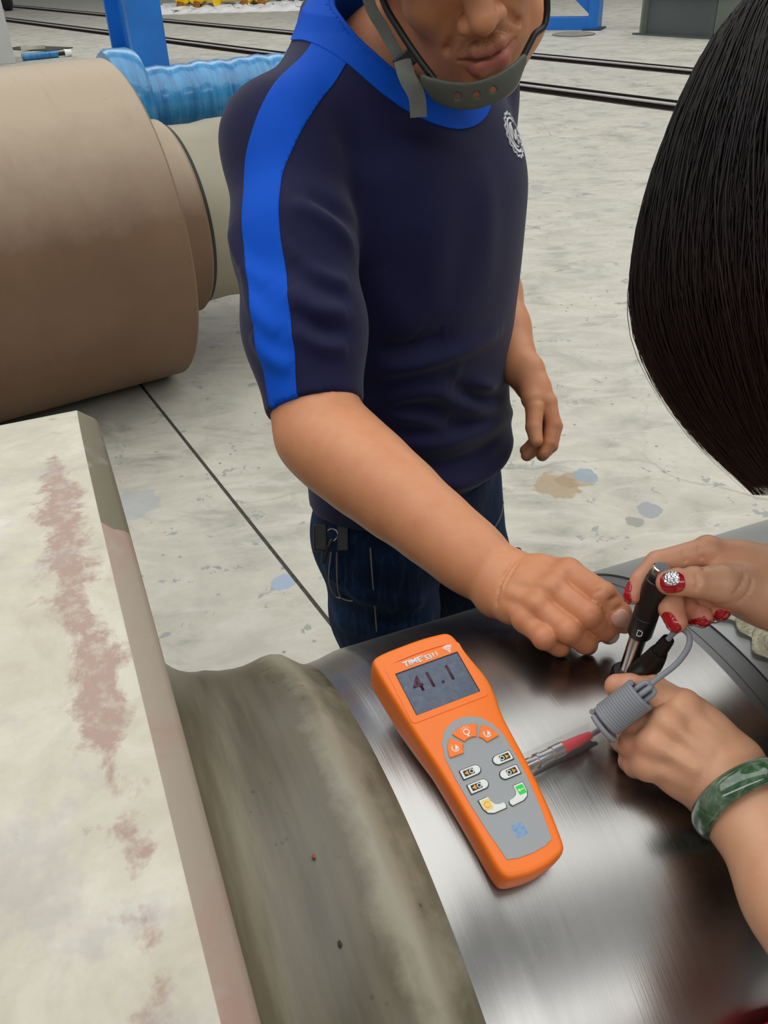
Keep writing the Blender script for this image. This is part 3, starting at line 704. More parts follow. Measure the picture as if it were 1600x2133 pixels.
# ---- left hand hanging at the thigh
wr2 = G((1106, 768, 1.205, 0.016), (1094, 770, 1.215, 0.018), (1082, 770, 1.225, 0.018), (1070, 768, 1.23, 0.016))
mc2 = G((1142, 838, 1.190, 0.0125), (1140, 844, 1.21, 0.0125), (1134, 850, 1.228, 0.012), (1126, 852, 1.243, 0.011))
f2_ = [G((1142, 838, 1.19, 0.012), (1152, 884, 1.185, 0.0105), (1144, 922, 1.18, 0.0095), (1133, 945, 1.178, 0.0085)),
       G((1140, 844, 1.21, 0.012), (1156, 888, 1.206, 0.0105), (1148, 928, 1.198, 0.0095), (1130, 948, 1.194, 0.0085)),
       G((1134, 850, 1.228, 0.0115), (1142, 898, 1.222, 0.010), (1120, 932, 1.212, 0.009), (1098, 948, 1.205, 0.0085)),
       G((1126, 852, 1.243, 0.0105), (1128, 898, 1.238, 0.009), (1108, 926, 1.23, 0.008), (1094, 938, 1.226, 0.0075))]
th2 = G((1108, 800, 1.195, 0.0145), (1114, 850, 1.178, 0.0125), (1112, 890, 1.168, 0.0108), (1117, 918, 1.163, 0.0092))
hand(B, wr2, mc2, f2_, th2, thenar=G((1100, 780, 1.205, 0.016), (1110, 830, 1.185, 0.016)))
Vb, Fb = B.mesh(0.0026, lo=None)
hc1, hc2, hc3 = np.mean([q[1][0] for q in fR], 0)*0.5+wR*0.5, np.mean([q[1][0] for q in f2_], 0)*0.6+wL*0.4, HP(0, 0.08, -0.07)
Vb, Fb = refine(Vb, Fb, B, lambda P: (np.linalg.norm(P-hc1, axis=1) < 0.11) | (np.linalg.norm(P-hc2, axis=1) < 0.08) | (np.linalg.norm(P-hc3, axis=1) < 0.075))
Nb = vnorm(Vb, Fb)
# pigment: flushed knuckles, lips, stubble
pig = np.zeros((len(Vb), 4)); pig[:, 3] = 1
for f in (fR, f2_):
    for q in f:
        for i in (0, 1, 2): pig[:, 0] = np.maximum(pig[:, 0], 0.45*np.exp(-(np.linalg.norm(Vb-q[i][0], axis=1)/0.014)**2))
for q in (fR[0], fR[1], fR[2], fR[3]): pig[:, 0] = np.maximum(pig[:, 0], 0.5*np.exp(-(np.linalg.norm(Vb-q[3][0], axis=1)/0.016)**2))
Lh = (Vb-hO)@np.stack([hX, hY, hZ], 1)
front = Lh[:, 1] > 0.06
lipu = np.exp(-(np.abs(Lh[:, 0])/0.024)**4)*np.exp(-(np.abs(Lh[:, 2]+0.0715)/0.0125)**4)
pig[:, 1] = np.where(front & (Lh[:, 1] > 0.083), 0.85*lipu, 0)
st = np.exp(-((np.abs(Lh[:, 0]))/0.040)**4)*np.exp(-((Lh[:, 2]+0.085)/0.036)**4)
mus = np.exp(-(np.abs(Lh[:, 0])/0.028)**4)*np.exp(-((Lh[:, 2]+0.054)/0.008)**4)
pig[:, 2] = np.where(Lh[:, 1] > 0.03, np.clip(0.30*st+0.35*mus, 0, 1), 0)*(1-pig[:, 1])
body = fastmesh('body', Vb, Fb, M_SKIN, man, {'pig': pig})
vv = -ray(1294, 1290); ac = nrm(np.cross(fR[0][3][0]-fR[0][2][0], vv))
t_ = nrm(fR[0][3][0]-fR[0][2][0]); nails(Vb, Fb, Nb, [(pre.trace([(1297, 1294)])[0], t_, ac, 0.0072, 0.0068)], M_NAIL, man)
t2_ = nrm(th2[3][0]-th2[2][0]); nails(Vb, Fb, Nb, [(pre.trace([(1117, 921)])[0], t2_, nrm(np.cross(t2_, ray(1117, 921))), 0.0065, 0.006)], M_NAIL, man)

# ---- shirt
S = SDF()
class Tor:                                            # torso as stacked ellipses
    pass
def torso_prim(S, rows, k=0.02):
    # rows: (z, centre xy, half width, half depth) ; lies along mR / mF
    Z = np.array([r[0] for r in rows]); o = np.argsort(Z); Z = Z[o]; R_ = [rows[i] for i in o]
    cx = np.array([r[1][0] for r in R_]); cy = np.array([r[1][1] for r in R_]); a = np.array([r[2] for r in R_]); b = np.array([r[3] for r in R_])
    lo = np.array([(cx-a-0.05).min(), (cy-a-0.05).min(), Z[0]]); hi = np.array([(cx+a+0.05).max(), (cy+a+0.05).max(), Z[-1]])
    S.p.append(('t', (Z, SPL(Z, cx), SPL(Z, cy), SPL(Z, a), SPL(Z, b)), k, False, lo, hi))
_one = SDF.one
def one2(s, pr, X):
    if pr[0] != 't': return _one(s, pr, X)
    Z, cx, cy, a, b = pr[1]; z = X[:, 2]
    zi = np.clip(z, Z[0], Z[-1])
    def ip(y):
        return np.interp(zi, Zf, y)
    dx = X[:, 0]-ip(cx); dy = X[:, 1]-ip(cy); A = ip(a); Bq = ip(b)
    u = (dx*mR[0]+dy*mR[1])/A; w = (dx*mF[0]+dy*mF[1])/Bq
    k0 = (np.abs(u)**2.3+np.abs(w)**2.3)**(1/2.3); k1 = np.sqrt((u/A)**2+(w/Bq)**2)
    d = k0*(k0-1)/np.maximum(k1, 1e-6)
    return np.maximum(d, np.maximum(Z[0]-z, z-Z[-1]))
SDF.one = one2
Zf = np.linspace(0.5, 1.5, 101)
def SPL(Z, y):                                        # smooth interpolation of the rows
    v = np.interp(Zf, Z, y); ker = np.hanning(13); ker /= ker.sum()
    return np.convolve(np.pad(v, 6, mode='edge'), ker, 'valid')
cen = lambda f, w: (nB + mF*f - mR*w + np.array([0.010, 0, 0]))[:2]
rows = [(0.74, (hipc+mF*0.0)[:2], 0.172, 0.125), (0.86, (hipc+mF*0.0)[:2], 0.172, 0.122), (0.98, (hipc*0.6+nB*0.4+mF*0.005)[:2], 0.170, 0.118),
        (1.12, (hipc*0.3+nB*0.7+mF*0.016)[:2], 0.180, 0.128), (1.24, cen(0.018, 0.0), 0.188, 0.128), (1.31, cen(0.008, 0), 0.175, 0.105), (1.37, cen(0, 0), 0.12, 0.085), (1.41, cen(0, 0), 0.075, 0.065)]
ua = eR-sR; un = nrm(ua+mF*0.02); ul = eL-sL
S.chain([(sR, 0.055), (sR+ua*0.35, 0.0600), (sR+ua*0.65, 0.058), (sR+ua*1.0, 0.0475)], 0.03)
S.cyl(sR+ua*0.925, sR+ua*0.925+un*0.2, 0.1)
S.chain([(sL, 0.060), (sL+ul*0.5, 0.058), (sL+ul*0.85, 0.054)], 0.03)
S.cyl(sL+ul*0.80, sL+ul*1.4, 0.1)
torso_prim(S, rows, 0.03)
for sh in (sR, sL): S.chain([(nB+UP*0.03-mF*0.02, 0.066), (sh*0.45+nB*0.55-UP*0.012-mF*0.01, 0.060), (sh+UP*0.002, 0.053)], 0.05)
base_s = SDF(); base_s.p = list(S.p)
FOLDS = []
def fold(ln, h, w):
    FOLDS.append((ln, h, w))
for ln in ([(785, 772), (850, 762), (950, 735), (1040, 690)], [(800, 835), (900, 815), (985, 850), (1066, 835)], [(790, 915), (905, 925), (1010, 895), (1066, 850)],
           [(850, 985), (950, 1010), (1030, 975), (1066, 905)], [(920, 1050), (1000, 1050), (1060, 1005)], [(950, 770), (1010, 805), (1066, 790)], [(790, 860), (870, 870), (940, 880)]):
    fold(ln, 0.0105, 0.011)
for ln in ([(785, 878), (860, 850), (960, 885), (1060, 870)], [(800, 955), (900, 972), (1000, 942), (1064, 878)], [(785, 725), (850, 722), (930, 695)], [(860, 1030), (960, 1038), (1050, 980)], [(940, 800), (1000, 830), (1060, 812)]):
    fold(ln, -0.008, 0.010)
for ln in ([(590, 500), (640, 560), (690, 585), (728, 590)], [(600, 600), (650, 645), (725, 655)], [(612, 680), (670, 720), (725, 725)], [(600, 425), (660, 445), (710, 485), (738, 530)], [(505, 560), (530, 640), (585, 700)], [(525, 690), (560, 740), (610, 770)], [(480, 470), (505, 540), (560, 600)]):
    fold(ln, 0.0065, 0.010)
for ln in ([(610, 540), (660, 590), (725, 625)], [(610, 640), (665, 685), (725, 692)], [(640, 405), (700, 440), (750, 500)]):
    fold(ln, -0.0055, 0.010)
for ln, h in (([(640, 300), (720, 350), (800, 365), (880, 345)], 0.004), ([(780, 560), (810, 640), (870, 700)], 0.005), ([(900, 420), (905, 540), (880, 660)], 0.002), ([(1000, 330), (1020, 460), (1015, 600)], 0.0025),
              ([(960, 380), (965, 500), (940, 640)], -0.002), ([(700, 300), (790, 325), (870, 310)], -0.003)):
    fold(ln, h, 0.022)
def drape(V, N):
    al = base_s.trace([u for ln, h, w in FOLDS for u in ln]); i0 = 0; disp = np.zeros(len(V))
    for ln, h, w in FOLDS:
        P = np.array(bez(al[i0:i0+len(ln)], 5)); i0 += len(ln); n = len(P)-1
        ids = np.flatnonzero(((V > P.min(0)-3*w) & (V < P.max(0)+3*w)).all(1)); X = V[ids]
        best = np.full(len(X), 9.0); tt = np.zeros(len(X))
        for i in range(n):
            ab = P[i+1]-P[i]; t = np.clip((X-P[i])@ab/max(ab@ab, 1e-12), 0, 1); d = ((X-P[i]-t[:, None]*ab)**2).sum(1)
            m = d < best; best[m] = d[m]; tt[m] = (i+t[m])/n
        disp[ids] += h*np.exp(-best/(w*w))*np.sin(np.pi*np.clip(tt, 0.02, 0.98))**0.6
    return V+N*disp[:, None]
# hems
hz = onz(870, 1130, 0.0); hemn = nrm(UP*-1+mF*0.10); 
S.cut(hipc+UP*0.045+mF*0.0, hemn)
nax = nrm(nrm(nH-nB)*0.6+UP*0.4); nc = nB-UP*0.02
inner = base_s.trace([(690, 0), (722, 45), (760, 90), (800, 130), (840, 160), (885, 190), (930, 208)])
e1 = nrm(-mR-(-mR@nax)*nax); e2 = np.cross(nax, e1)
def polar(P):
    d = P-nc; h = d@nax; q = d-h[:, None]*nax; return np.arctan2(q@e2, q@e1), np.linalg.norm(q, axis=1), h
th, rh, _ = polar(inner); mir = inner-2*((inner-nc)@mR)[:, None]*mR; th2m, rh2, _ = polar(mir)
TH = np.concatenate([th, th2m]); RH = np.concatenate([rh, rh2]); back_t = nrm(-mF-(-mF@nax)*nax); tb = math.atan2(back_t@e2, back_t@e1)
TH = np.concatenate([TH, [tb]]); RH = np.concatenate([RH, [0.072]]); o_ = np.argsort(TH); TH = TH[o_]; RH = RH[o_]
rgrid = np.linspace(-math.pi, math.pi, 181); RG = np.interp(rgrid, TH, RH, period=2*math.pi); ker = np.hanning(15); ker /= ker.sum(); RG = np.convolve(np.pad(RG[:-1], 8, mode='wrap'), ker, 'valid')[:180]; rgrid = rgrid[:180]
print('collar radii', np.round(RG[::20], 3))
def hole(P):
    t, r, h = polar(P); return np.where(h > -0.12, r-np.interp(t, rgrid, RG, period=2*math.pi), 0.2)
_one3 = SDF.one
def one4(s_, pr, X): return hole(X) if pr[0] == 'n' else _one3(s_, pr, X)
SDF.one = one4
S.p.append(('n', None, 0.003, True, nc-0.2, nc+0.2))
Vs, Fs = S.mesh(0.0034, smooth=2); Vs, Fs = refine(Vs, Fs, S, lambda P: np.linalg.norm(P-nc, axis=1) < 0.16); Vs = drape(Vs, vnorm(Vs, Fs)); Ns = vnorm(Vs, Fs)
shirt = fastmesh('shirt', Vs, Fs, M_NAVY, man)
shirt['label'] = 'navy short-sleeved T-shirt'
mid = S.trace([(694, 88), (660, 140), (622, 185), (575, 268), (548, 345), (540, 410), (545, 510), (560, 620), (574, 730), (580, 790), (584, 832)]); mid = np.array(bez(mid, 8))
hw = np.linspace(0.0245, 0.0185, len(mid))
def polyd(P, L, w):
    best = np.full(len(P), -1.0)
    for a, b, wa, wb in zip(L[:-1], L[1:], w[:-1], w[1:]):
        ab = b-a; t = np.clip((P-a)@ab/(ab@ab), 0, 1); best = np.maximum(best, (wa+(wb-wa)*t)-np.linalg.norm(P-a-t[:, None]*ab, axis=1))
    return best
keep = (np.linalg.norm(Vs[Fs[:, 0]]-mid[len(mid)//2], axis=1) < 0.5)
o = patch('sleeve_stripe', Vs, Fs[keep], Ns, lambda P: polyd(P, mid, hw), M_ROYAL, shirt, 0.0007); o['label'] = 'broad royal blue stripe from collar to sleeve hem'
rho = lambda P: np.where((P-nc)@nax > -0.12, 0.0255-hole(P), -1)
o = patch('collar', Vs, Fs, Ns, rho, M_ROYAL, shirt, 0.0016); o['label'] = 'royal blue ribbed neckband'
lip = []
for a in np.linspace(-math.pi, math.pi, 90, endpoint=False):
    q = nc+(e1*math.cos(a)+e2*math.sin(a))*(np.interp(a, rgrid, RG, period=2*math.pi)+0.0012); hs = np.linspace(0.10, -0.12, 221); d = base_s.ev(q+hs[:, None]*nax); k_ = int(np.argmax(d < 0)); lip.append(q+nax*hs[k_])
lip = np.array(lip); ker5 = np.ones(5)/5; lip = np.stack([np.convolve(np.pad(lip[:, i], 2, mode='wrap'), ker5, 'valid') for i in range(3)], 1)
m = MB(); m.tube(list(lip)+[lip[0]], 0.0030, 8, caps=False); o = m.build('neckband_edge', M_ROYAL, shirt, smooth=60)
# emblem on the chest
def onsurf(sd, P, it=12):
    P = np.array(P, float)
    for _ in range(it):
        d = sd.ev(P); g = np.stack([(sd.ev(P+np.eye(3)[i]*1e-4)-d)/1e-4 for i in range(3)], 1); g /= np.maximum(np.linalg.norm(g, axis=1), 1e-9)[:, None]; P = P-g*d[:, None]*0.8
    return P, g
ec = base_s.trace([(1071, 281)])[0]; ec, eg = onsurf(S, [ec]); ec = ec[0]; en = eg[0]; ez = nrm(cU-(cU@en)*en); ex_ = np.cross(ez, en)
def emblem_ribbon(m, pts, w=0.0016):
    P = np.array([ec+ex_*x+ez*z for x, z in pts]); P, g = onsurf(S, P, 8); n = len(P)
    T = np.gradient(P, axis=0); T /= np.linalg.norm(T, axis=1)[:, None]; Bn = np.cross(g, T)
    v = []; 
    for i in range(n): v += [P[i]+Bn[i]*w/2+g[i]*0.0012, P[i]-Bn[i]*w/2+g[i]*0.0012, P[i]-Bn[i]*w/2-g[i]*0.0006, P[i]+Bn[i]*w/2-g[i]*0.0006]
    f = [(i*4+a, i*4+(a+1) % 4, i*4+4+(a+1) % 4, i*4+4+a) for i in range(n-1) for a in range(4)]
    m.add(v, f)
m = MB(); T_ = np.linspace(0, 2*math.pi, 121)
emblem_ribbon(m, [((0.0265+0.0016*math.cos(16*t))*math.sin(t), (0.0265+0.0016*math.cos(16*t))*math.cos(t)) for t in T_])
emblem_ribbon(m, [(0.0205*math.sin(t), 0.0205*math.cos(t)) for t in np.linspace(2.2, 6.6, 60)], 0.0022)
emblem_ribbon(m, [(0.0145*math.sin(t), 0.0145*math.cos(t)) for t in np.linspace(2.6, 6.0, 40)], 0.0018)
for ln in ([(-0.010, -0.009), (-0.008, 0.010), (0.0, -0.006), (0.008, 0.010), (0.010, -0.009)], [(0.013, 0.004), (0.019, 0.007)], [(0.013, -0.002), (0.020, -0.002)], [(-0.016, -0.014), (0.0, -0.0195), (0.012, -0.016)]):
    emblem_ribbon(m, bez([(x, z, 0) for x, z in ln], 8) and [(p[0], p[1]) for p in bez([(x, z, 0) for x, z in ln], 8)], 0.0022)
o = m.build('chest_emblem', M_WHITE, shirt); o['label'] = 'round white printed emblem'

# ---- jeans and shoes
J = SDF()
kneeR = np.array([hipc[0]-0.05, hipc[1]-0.03, 0.45]); kneeL = np.array([hipc[0]+0.10, hipc[1]+0.09, 0.45])
hR = hipc+mR*0.085; hL = hipc-mR*0.085
J.ell(hipc+UP*0.06, (0.158, 0.108, 0.10), [mR, mF, UP], 0.03); J.ell(hipc+UP*-0.03-mF*0.02, (0.168, 0.118, 0.11), [mR, mF, UP], 0.04)
fe = []
for h, kn, sg in ((hR, kneeR, 1), (hL, kneeL, -1)):
    an = np.array([kn[0]-0.02*sg, kn[1]+0.02, 0.10]); J.chain([(h-UP*0.02, 0.088), (h+(kn-h)*0.5, 0.082), (kn, 0.064), (an, 0.058)], 0.02); fe.append(an)
pj = SDF(); pj.p = list(J.p)
for ln in ([(700, 1190), (760, 1230), (860, 1250)], [(720, 1290), (800, 1310), (880, 1300)], [(1000, 1150), (1040, 1165), (1078, 1150)]):
    P = pj.trace(ln); J.chain([(p+ray(*u)*0.008, 0.012) for p, u in zip(P, ln)], 0.02)
J.cut((0, 0, 0.085), (0, 0, -1))
Vj, Fj = J.mesh(0.005, smooth=2); jeans = fastmesh('jeans', Vj, Fj, M_DENIM, man); jeans['label'] = 'dark blue jeans'
def stitch(ln, name='seam', r=0.0011, mat=None, par=None):
    P, g = onsurf(J, pj.trace(ln)); P = P+g*0.0022; m = MB(); m.tube(bez(P, 6), r, 6); return m.build(name, mat or M_THREAD, par or jeans, smooth=60)
stitch([(772, 1140), (776, 1200), (782, 1260), (790, 1330)]); stitch([(1046, 1045), (1040, 1075), (1022, 1108)])
stitch([(704, 1150), (708, 1200), (712, 1242), (740, 1246)]); stitch([(692, 1150), (696, 1196), (700, 1238), (712, 1244)])
for an in fe:
    sh = SDF(); sh.chain([(an+UP*-0.05-mF*0.03, 0.042), (an+mF*0.10-UP*0.062, 0.036), (an+mF*0.15-UP*0.068, 0.028)], 0.03); sh.cone(an-UP*0.05, an+UP*0.02, 0.045, 0.046, 0.03); sh.cut((0, 0, 0.002), (0, 0, -1))
    v_, f_ = sh.mesh(0.006); fastmesh('shoe', v_, f_, M_BLACKP, man)

# ---- safety helmet with its chin strap
hel = empty('safety_helmet', HP(0, 0, 0.05), 'safety helmet with grey chin strap and rubber chin cup, worn by the man', 'helmet')
prof = [(0.155, 0.006), (0.150, 0.04), (0.135, 0.075), (0.105, 0.104), (0.06, 0.120), (0.028, 0.1255), (0.022, 0.128), (0.016, 0.127), (0.02, 0.122)]
m = MB(); loops = []
for h, r in prof[::-1]: loops.append([HP(r*0.92*math.cos(a), -0.01+r*(1.08+(0.22 if math.sin(a) > 0.3 and h < 0.025 else 0)*max(0, math.sin(a)))*math.sin(a), h+0.028) for a in np.linspace(0, 2*math.pi, 48, endpoint=False)])
m.loft(loops); m.build('helmet_shell', plain('white_helmet_shell', (225, 226, 222), 0.35), hel, smooth=50)
def strap(pts, w, th, name, mat, wdir):
    P = bez(pts, 8); m = MB(); loops = []
    for i, p in enumerate(P):
        t = nrm(P[min(i+1, len(P)-1)]-P[max(i-1, 0)]); wd = np.asarray(wdir if not callable(wdir) else wdir(i/(len(P)-1)), float); wd = nrm(wd-(wd@t)*t); n = np.cross(t, wd)
        loops.append([p+wd*w/2+n*th/2, p-wd*w/2+n*th/2, p-wd*w/2-n*th/2, p+wd*w/2-n*th/2])
    m.loft(loops); return m.build(name, mat, hel, bevel=0)
hv2 = hr
strap([HP(-0.088, 0.02, 0.045), rg(768, 0, 0.985), rg(800, 62, 0.985), rg(832, 122, 0.985)], 0.0115, 0.0016, 'webbing_strap', M_WEB, hr)
strap([rg(838, 125, 0.972), rg(848, 160, 0.965), rg(868, 200, 0.965), rg(872, 244, 0.968)], 0.017, 0.0016, 'webbing_tail', M_WEB, hr)
m = MB(); c_ = rg(843, 128, 0.975); m.box(c_, (0.020, 0.016, 0.007), [nrm(hr*0.8+hv*0.5), nrm(hv*0.8-hr*0.5), -vh]); m.build('buckle', M_BLACKP, hel, bevel=0.002)
m = MB(); m.tube(bez([HP(-0.082, 0.045, 0.04), rg(798, 0, 0.968), rg(832, 62, 0.962), rg(872, 122, 0.955), rg(905, 165, 0.950)], 6), 0.0034, 8); m.build('elastic_cord', M_BLACKP, hel, smooth=60)
m = MB(); m.tube(bez([HP(0.082, 0.04, 0.04), rg(1140, 20, 1.0), rg(1112, 75, 0.985), rg(1085, 128, 0.97)], 6), 0.0034, 8); m.build('elastic_cord', M_BLACKP, hel, smooth=60)
# chin cup: curved rubber band with three holes
cc = [(884, 168, 0.952, 0.011), (905, 186, 0.943, 0.024), (945, 199, 0.938, 0.0265), (990, 199, 0.938, 0.0265), (1035, 184, 0.943, 0.0255), (1068, 160, 0.953, 0.023), (1090, 125, 0.968, 0.009)]
P = np.array(bez([rg(x, y, t) for x, y, t, w in cc], 10)); W = np.interp(np.linspace(0, 6, len(P)), range(7), [q[3] for q in cc])
SC = SDF()
for i in range(len(P)):
    t = nrm(P[min(i+1, len(P)-1)]-P[max(i-1, 0)]); wd = nrm(hZ-(hZ@t)*t); n = np.cross(t, wd)
    SC.ell(P[i], (0.006, W[i]/2, 0.0021), [t, wd, n], 0.002)
for hx, hy in ((953, 200), (993, 198), (1027, 187)):
    c = SC.trace([(hx, hy)])[0]; d = ray(hx, hy); SC.cone(c-d*0.012, c+d*0.012, 0.0030, 0.0030, 0.0012, True)
v_, f_ = SC.mesh(0.0011); o = fastmesh('chin_cup', v_, f_, M_CUP, hel); o['label'] = 'grey rubber chin cup with three holes'

# ---- keys on the belt
kp, kg = onsurf(J, pj.trace([(692, 1118)])); kp = kp[0]+kg[0]*0.014
key = empty('key_fob', kp, 'black car key fob hanging from the man\'s belt at his hip', 'key fob')
kv = -ray(680, 1110); kr = nrm(np.cross(kv, cU))*-1; ku = nrm(np.cross(kr, kv))
k0 = rg(667, 1120, np.linalg.norm(kp-cC)-0.012)
m = MB(); m.box(k0, (0.018, 0.036, 0.011), [cR, cU, -ray(667, 1120)]); m.build('fob', M_BLACKP, key, bevel=0.003, seg=3)
m = MB(); c = k0+cR*0.016+cU*0.004; m.tube([c+(cR*math.cos(a)+cU*math.sin(a))*0.008 for a in np.linspace(0, 6.28, 22)], 0.0012, 6); m.build('key_ring', M_METAL, key, smooth=60)
m = MB(); m.tube(bez([c+cU*-0.006, c+cU*-0.02-cR*0.008, c+cU*-0.038-cR*0.012], 6), [0.0028+0.0012*math.sin(i/12*3.1) for i in range(13)], 8); m.build('strap', M_BLACKP, key, smooth=60)
m = MB(); m.box(c+cR*0.014-cU*0.004, (0.014, 0.034, 0.004), [cR, cU, -ray(690, 1120)]); m.build('key_blade', M_BLACKP, key, bevel=0.001)
# ================================================================== orange hardness tester lying across the journal
KD = 0.905/0.93
DM = np.array([[0.9167, -0.3835, 0.1121], [0.3995, 0.8803, -0.2559], [-0.0005, 0.2794, 0.9602]])
DO = cC + (np.array([0.0255, 0.454, 1.0614])-cC)*KD
def DP(u, v, z=0.0): return DO + (DM[:, 0]*u + DM[:, 1]*v + DM[:, 2]*z)*0.001*KD    # millimetres on the face
M_ORANGE = plain('orange_shell', (255, 124, 26), 0.42, 0, 0.03, 30, bump=0.05, bsc=900); M_DGREY = plain('grey_key_panel', (158, 162, 164), 0.5, 0, 0.02, 20)
M_KEYW = plain('white_key', (228, 232, 228), 0.45, 0, 0.02); M_AMB = plain('amber_print', (226, 160, 30), 0.5); M_GREEN = plain('green_print', (40, 215, 70), 0.5); M_YELP = plain('pale_yellow_print', (240, 205, 110), 0.5)
def screen_mat():
    t = NT('screen_glass'); n = t.noise(240, 6, 0.7)
    t.col(t.ramp(n, (0.35, lin((46, 60, 84))), (0.62, lin((66, 82, 108))), (0.72, lin((98, 112, 134))))); t.set(Roughness=0.22, Specular_IOR_Level=0.6); return t.m
M_SCREEN = screen_mat(); M_DIG = plain('dim_red_digits', (74, 26, 52), 0.5); M_PBLUE = plain('faded_blue_print', (128, 160, 196), 0.6, 0, 0.2, 500)
dev = empty('hardness_tester', DP(0, -70, -30), 'orange handheld hardness tester with screen and keypad lying on the steel journal', 'measuring device')
oc = [(-4, 20.6), (6, 20.6), (17, 19.8), (25, 18.6), (28.6, 16), (30.4, 11), (31.6, 2), (33.4, -10), (35.6, -22), (36.2, -32), (34.8, -43), (32.6, -53), (31.6, -63), (31.0, -80), (30.2, -98), (28.8, -114), (26.8, -131), (24.0, -147), (21.6, -153.0), (16, -155.6), (7, -157.4),
      (-4, -157.8), (-12, -156.8), (-20, -154.6), (-23.4, -150), (-24.6, -140), (-25.4, -122), (-26.4, -104), (-27.6, -86), (-29.0, -70), (-31.0, -54), (-32.6, -38), (-34.2, -20), (-35.6, -2), (-36.2, 9), (-35.4, 15.4), (-32, 18.4), (-22, 20)]
def resample(P, n):
    P = np.array(bez(np.array(P+[P[0]], float), 10)); L = np.r_[0, np.cumsum(np.linalg.norm(np.diff(P, axis=0), axis=1))]; t = np.linspace(0, L[-1], n, endpoint=False)
    return np.stack([np.interp(t, L, P[:, 0]), np.interp(t, L, P[:, 1])], 1)
def inset(P, d):
    T = np.roll(P, -1, 0)-np.roll(P, 1, 0); T /= np.linalg.norm(T, axis=1)[:, None]; return P + np.stack([-T[:, 1], T[:, 0]], 1)*(-d)*SG
OC = resample(oc, 160); SG = 1.0
if np.abs(inset(OC, 2)[:, 0]).max() > np.abs(OC[:, 0]).max(): SG = -1.0
def prism(pts, z0, z1, ch=0.0):
    m = MB(); P = np.array(pts, float)
    lo = [DP(x, y, z0) for x, y in P]; hi = [DP(x, y, z1) for x, y in P]
    m.loft([lo, hi]); return m
m = MB(); loops = []
for z, ins in ((-30.5, 8), (-30, 5), (-28, 2.5), (-23, 1.0), (-17.2, 0.5), (-16.6, 1.0), (-16.0, 0.3), (-10, 0.0), (-4.0, 0.2), (-1.8, 0.7), (-0.7, 1.6), (-0.2, 2.8), (0, 4.2)):
    loops.append([DP(x, y, z*(1+0.24*min(1, max(0, (y+70)/40))) if z < -5 else z) for x, y in inset(OC, ins)])
m.loft(loops); m.build('shell', M_ORANGE, dev, smooth=38)
def rrect(cx, cy, w, h, r, n=5):
    return [(cx+sx*(w/2-r)+r*math.cos(a0+math.pi/2*i/n), cy+sy*(h/2-r)+r*math.sin(a0+math.pi/2*i/n)) for sx, sy, a0 in ((1, 1, 0), (-1, 1, math.pi/2), (-1, -1, math.pi), (1, -1, 3*math.pi/2)) for i in range(n+1)]
# raised frame round the display, display glass, its digits
fr = rrect(0, -16, 60, 48, 3); hole_ = rrect(0.3, -17.6, 50.5, 35.2, 0.6)
def ring_part(name, outer, inner_, z0, z1, mat, parent):
    n = len(outer); m = MB(); L = [[DP(x, y, z) for x, y in q] for q, z in ((outer, z0), (outer, z1), (inner_, z1), (inner_, z0))]
    m.loft(L, caps=False); v = m.v; m.f += [(3*n+j, 3*n+(j+1) % n, (j+1) % n, j) for j in range(n)]; return m.build(name, mat, parent)
ring_part('display_rim', fr, hole_, -0.6, 0.42, M_ORANGE, dev)
scr = prism(hole_, -0.4, 0.05).build('display', M_SCREEN, dev); scr['label'] = 'dull blue-grey display showing 41.1'
ring_part('display_gasket', rrect(0.3, -17.6, 50.6, 35.3, 0.6), rrect(0.3, -17.9, 49.2, 34.0, 0.6), 0.0, 0.2, plain('black_gasket', (24, 20, 24), 0.5), scr)
def text(body, size, pos, z, mat, name, parent, thick=0.12, bold=0.0, align='CENTER', sx=1.0, space=1.0):
    c = bpy.data.curves.new(name, 'FONT'); c.body = body; c.size = 1; c.extrude = 0; c.align_x = align; c.align_y = 'CENTER'; c.offset = bold; c.space_character = space
    t = bpy.data.objects.new(name, c); COL.objects.link(t); dg = bpy.context.evaluated_depsgraph_get(); me = bpy.data.meshes.new_from_object(t.evaluated_get(dg)); bpy.data.objects.remove(t); bpy.data.curves.remove(c)
    me.transform(Matrix([[size*sx, 0, 0, pos[0]], [0, size, 0, pos[1]], [0, 0, 1, z], [0, 0, 0, 1]]))
    M = Matrix([[DM[i, 0]*0.001*KD, DM[i, 1]*0.001*KD, DM[i, 2]*0.001*KD, DO[i]] for i in range(3)]+[[0, 0, 0, 1]]); me.transform(M)
    o = link(name, me, mat, parent); md = o.modifiers.new('t', 'SOLIDIFY'); md.thickness = thick*0.001; md.offset = 0; return o
text('41.1', 17.5, (-0.5, -14.0), 0.14, M_DIG, 'reading', scr, 0.15, 0.012, sx=0.92, space=1.25)
text('TIME', 6.0, (-9.0, 3.9), 0.6, M_WHITE, 'maker_name', dev, 0.25, 0.045, sx=1.12)
text('5311', 5.6, (6.2, 3.3), 0.6, M_WHITE, 'model_number', dev, 0.25, 0.04, sx=1.0)
text('\u00ae', 2.8, (-0.8, 5.4), 0.6, M_WHITE, 'registered_mark', dev, 0.25, 0.02)
def arc(cx, cy, r, a0, a1, w, n=12):
    A = np.linspace(a0, a1, n); return [(cx+(r+w/2)*math.cos(a), cy+(r+w/2)*math.sin(a)) for a in A]+[(cx+(r-w/2)*math.cos(a), cy+(r-w/2)*math.sin(a)) for a in A[::-1]]
m = MB()
for r in (1.6, 3.0, 4.4, 5.6): q = prism(arc(20.3, 1.6, r, 0.9, 2.25, 0.8), 0.35, 0.55); m.add(q.v, q.f)
q = prism(rrect(20.3, 1.9, 1.2, 1.2, 0.5), 0.35, 0.55); m.add(q.v, q.f); m.build('wireless_mark', M_WHITE, dev)
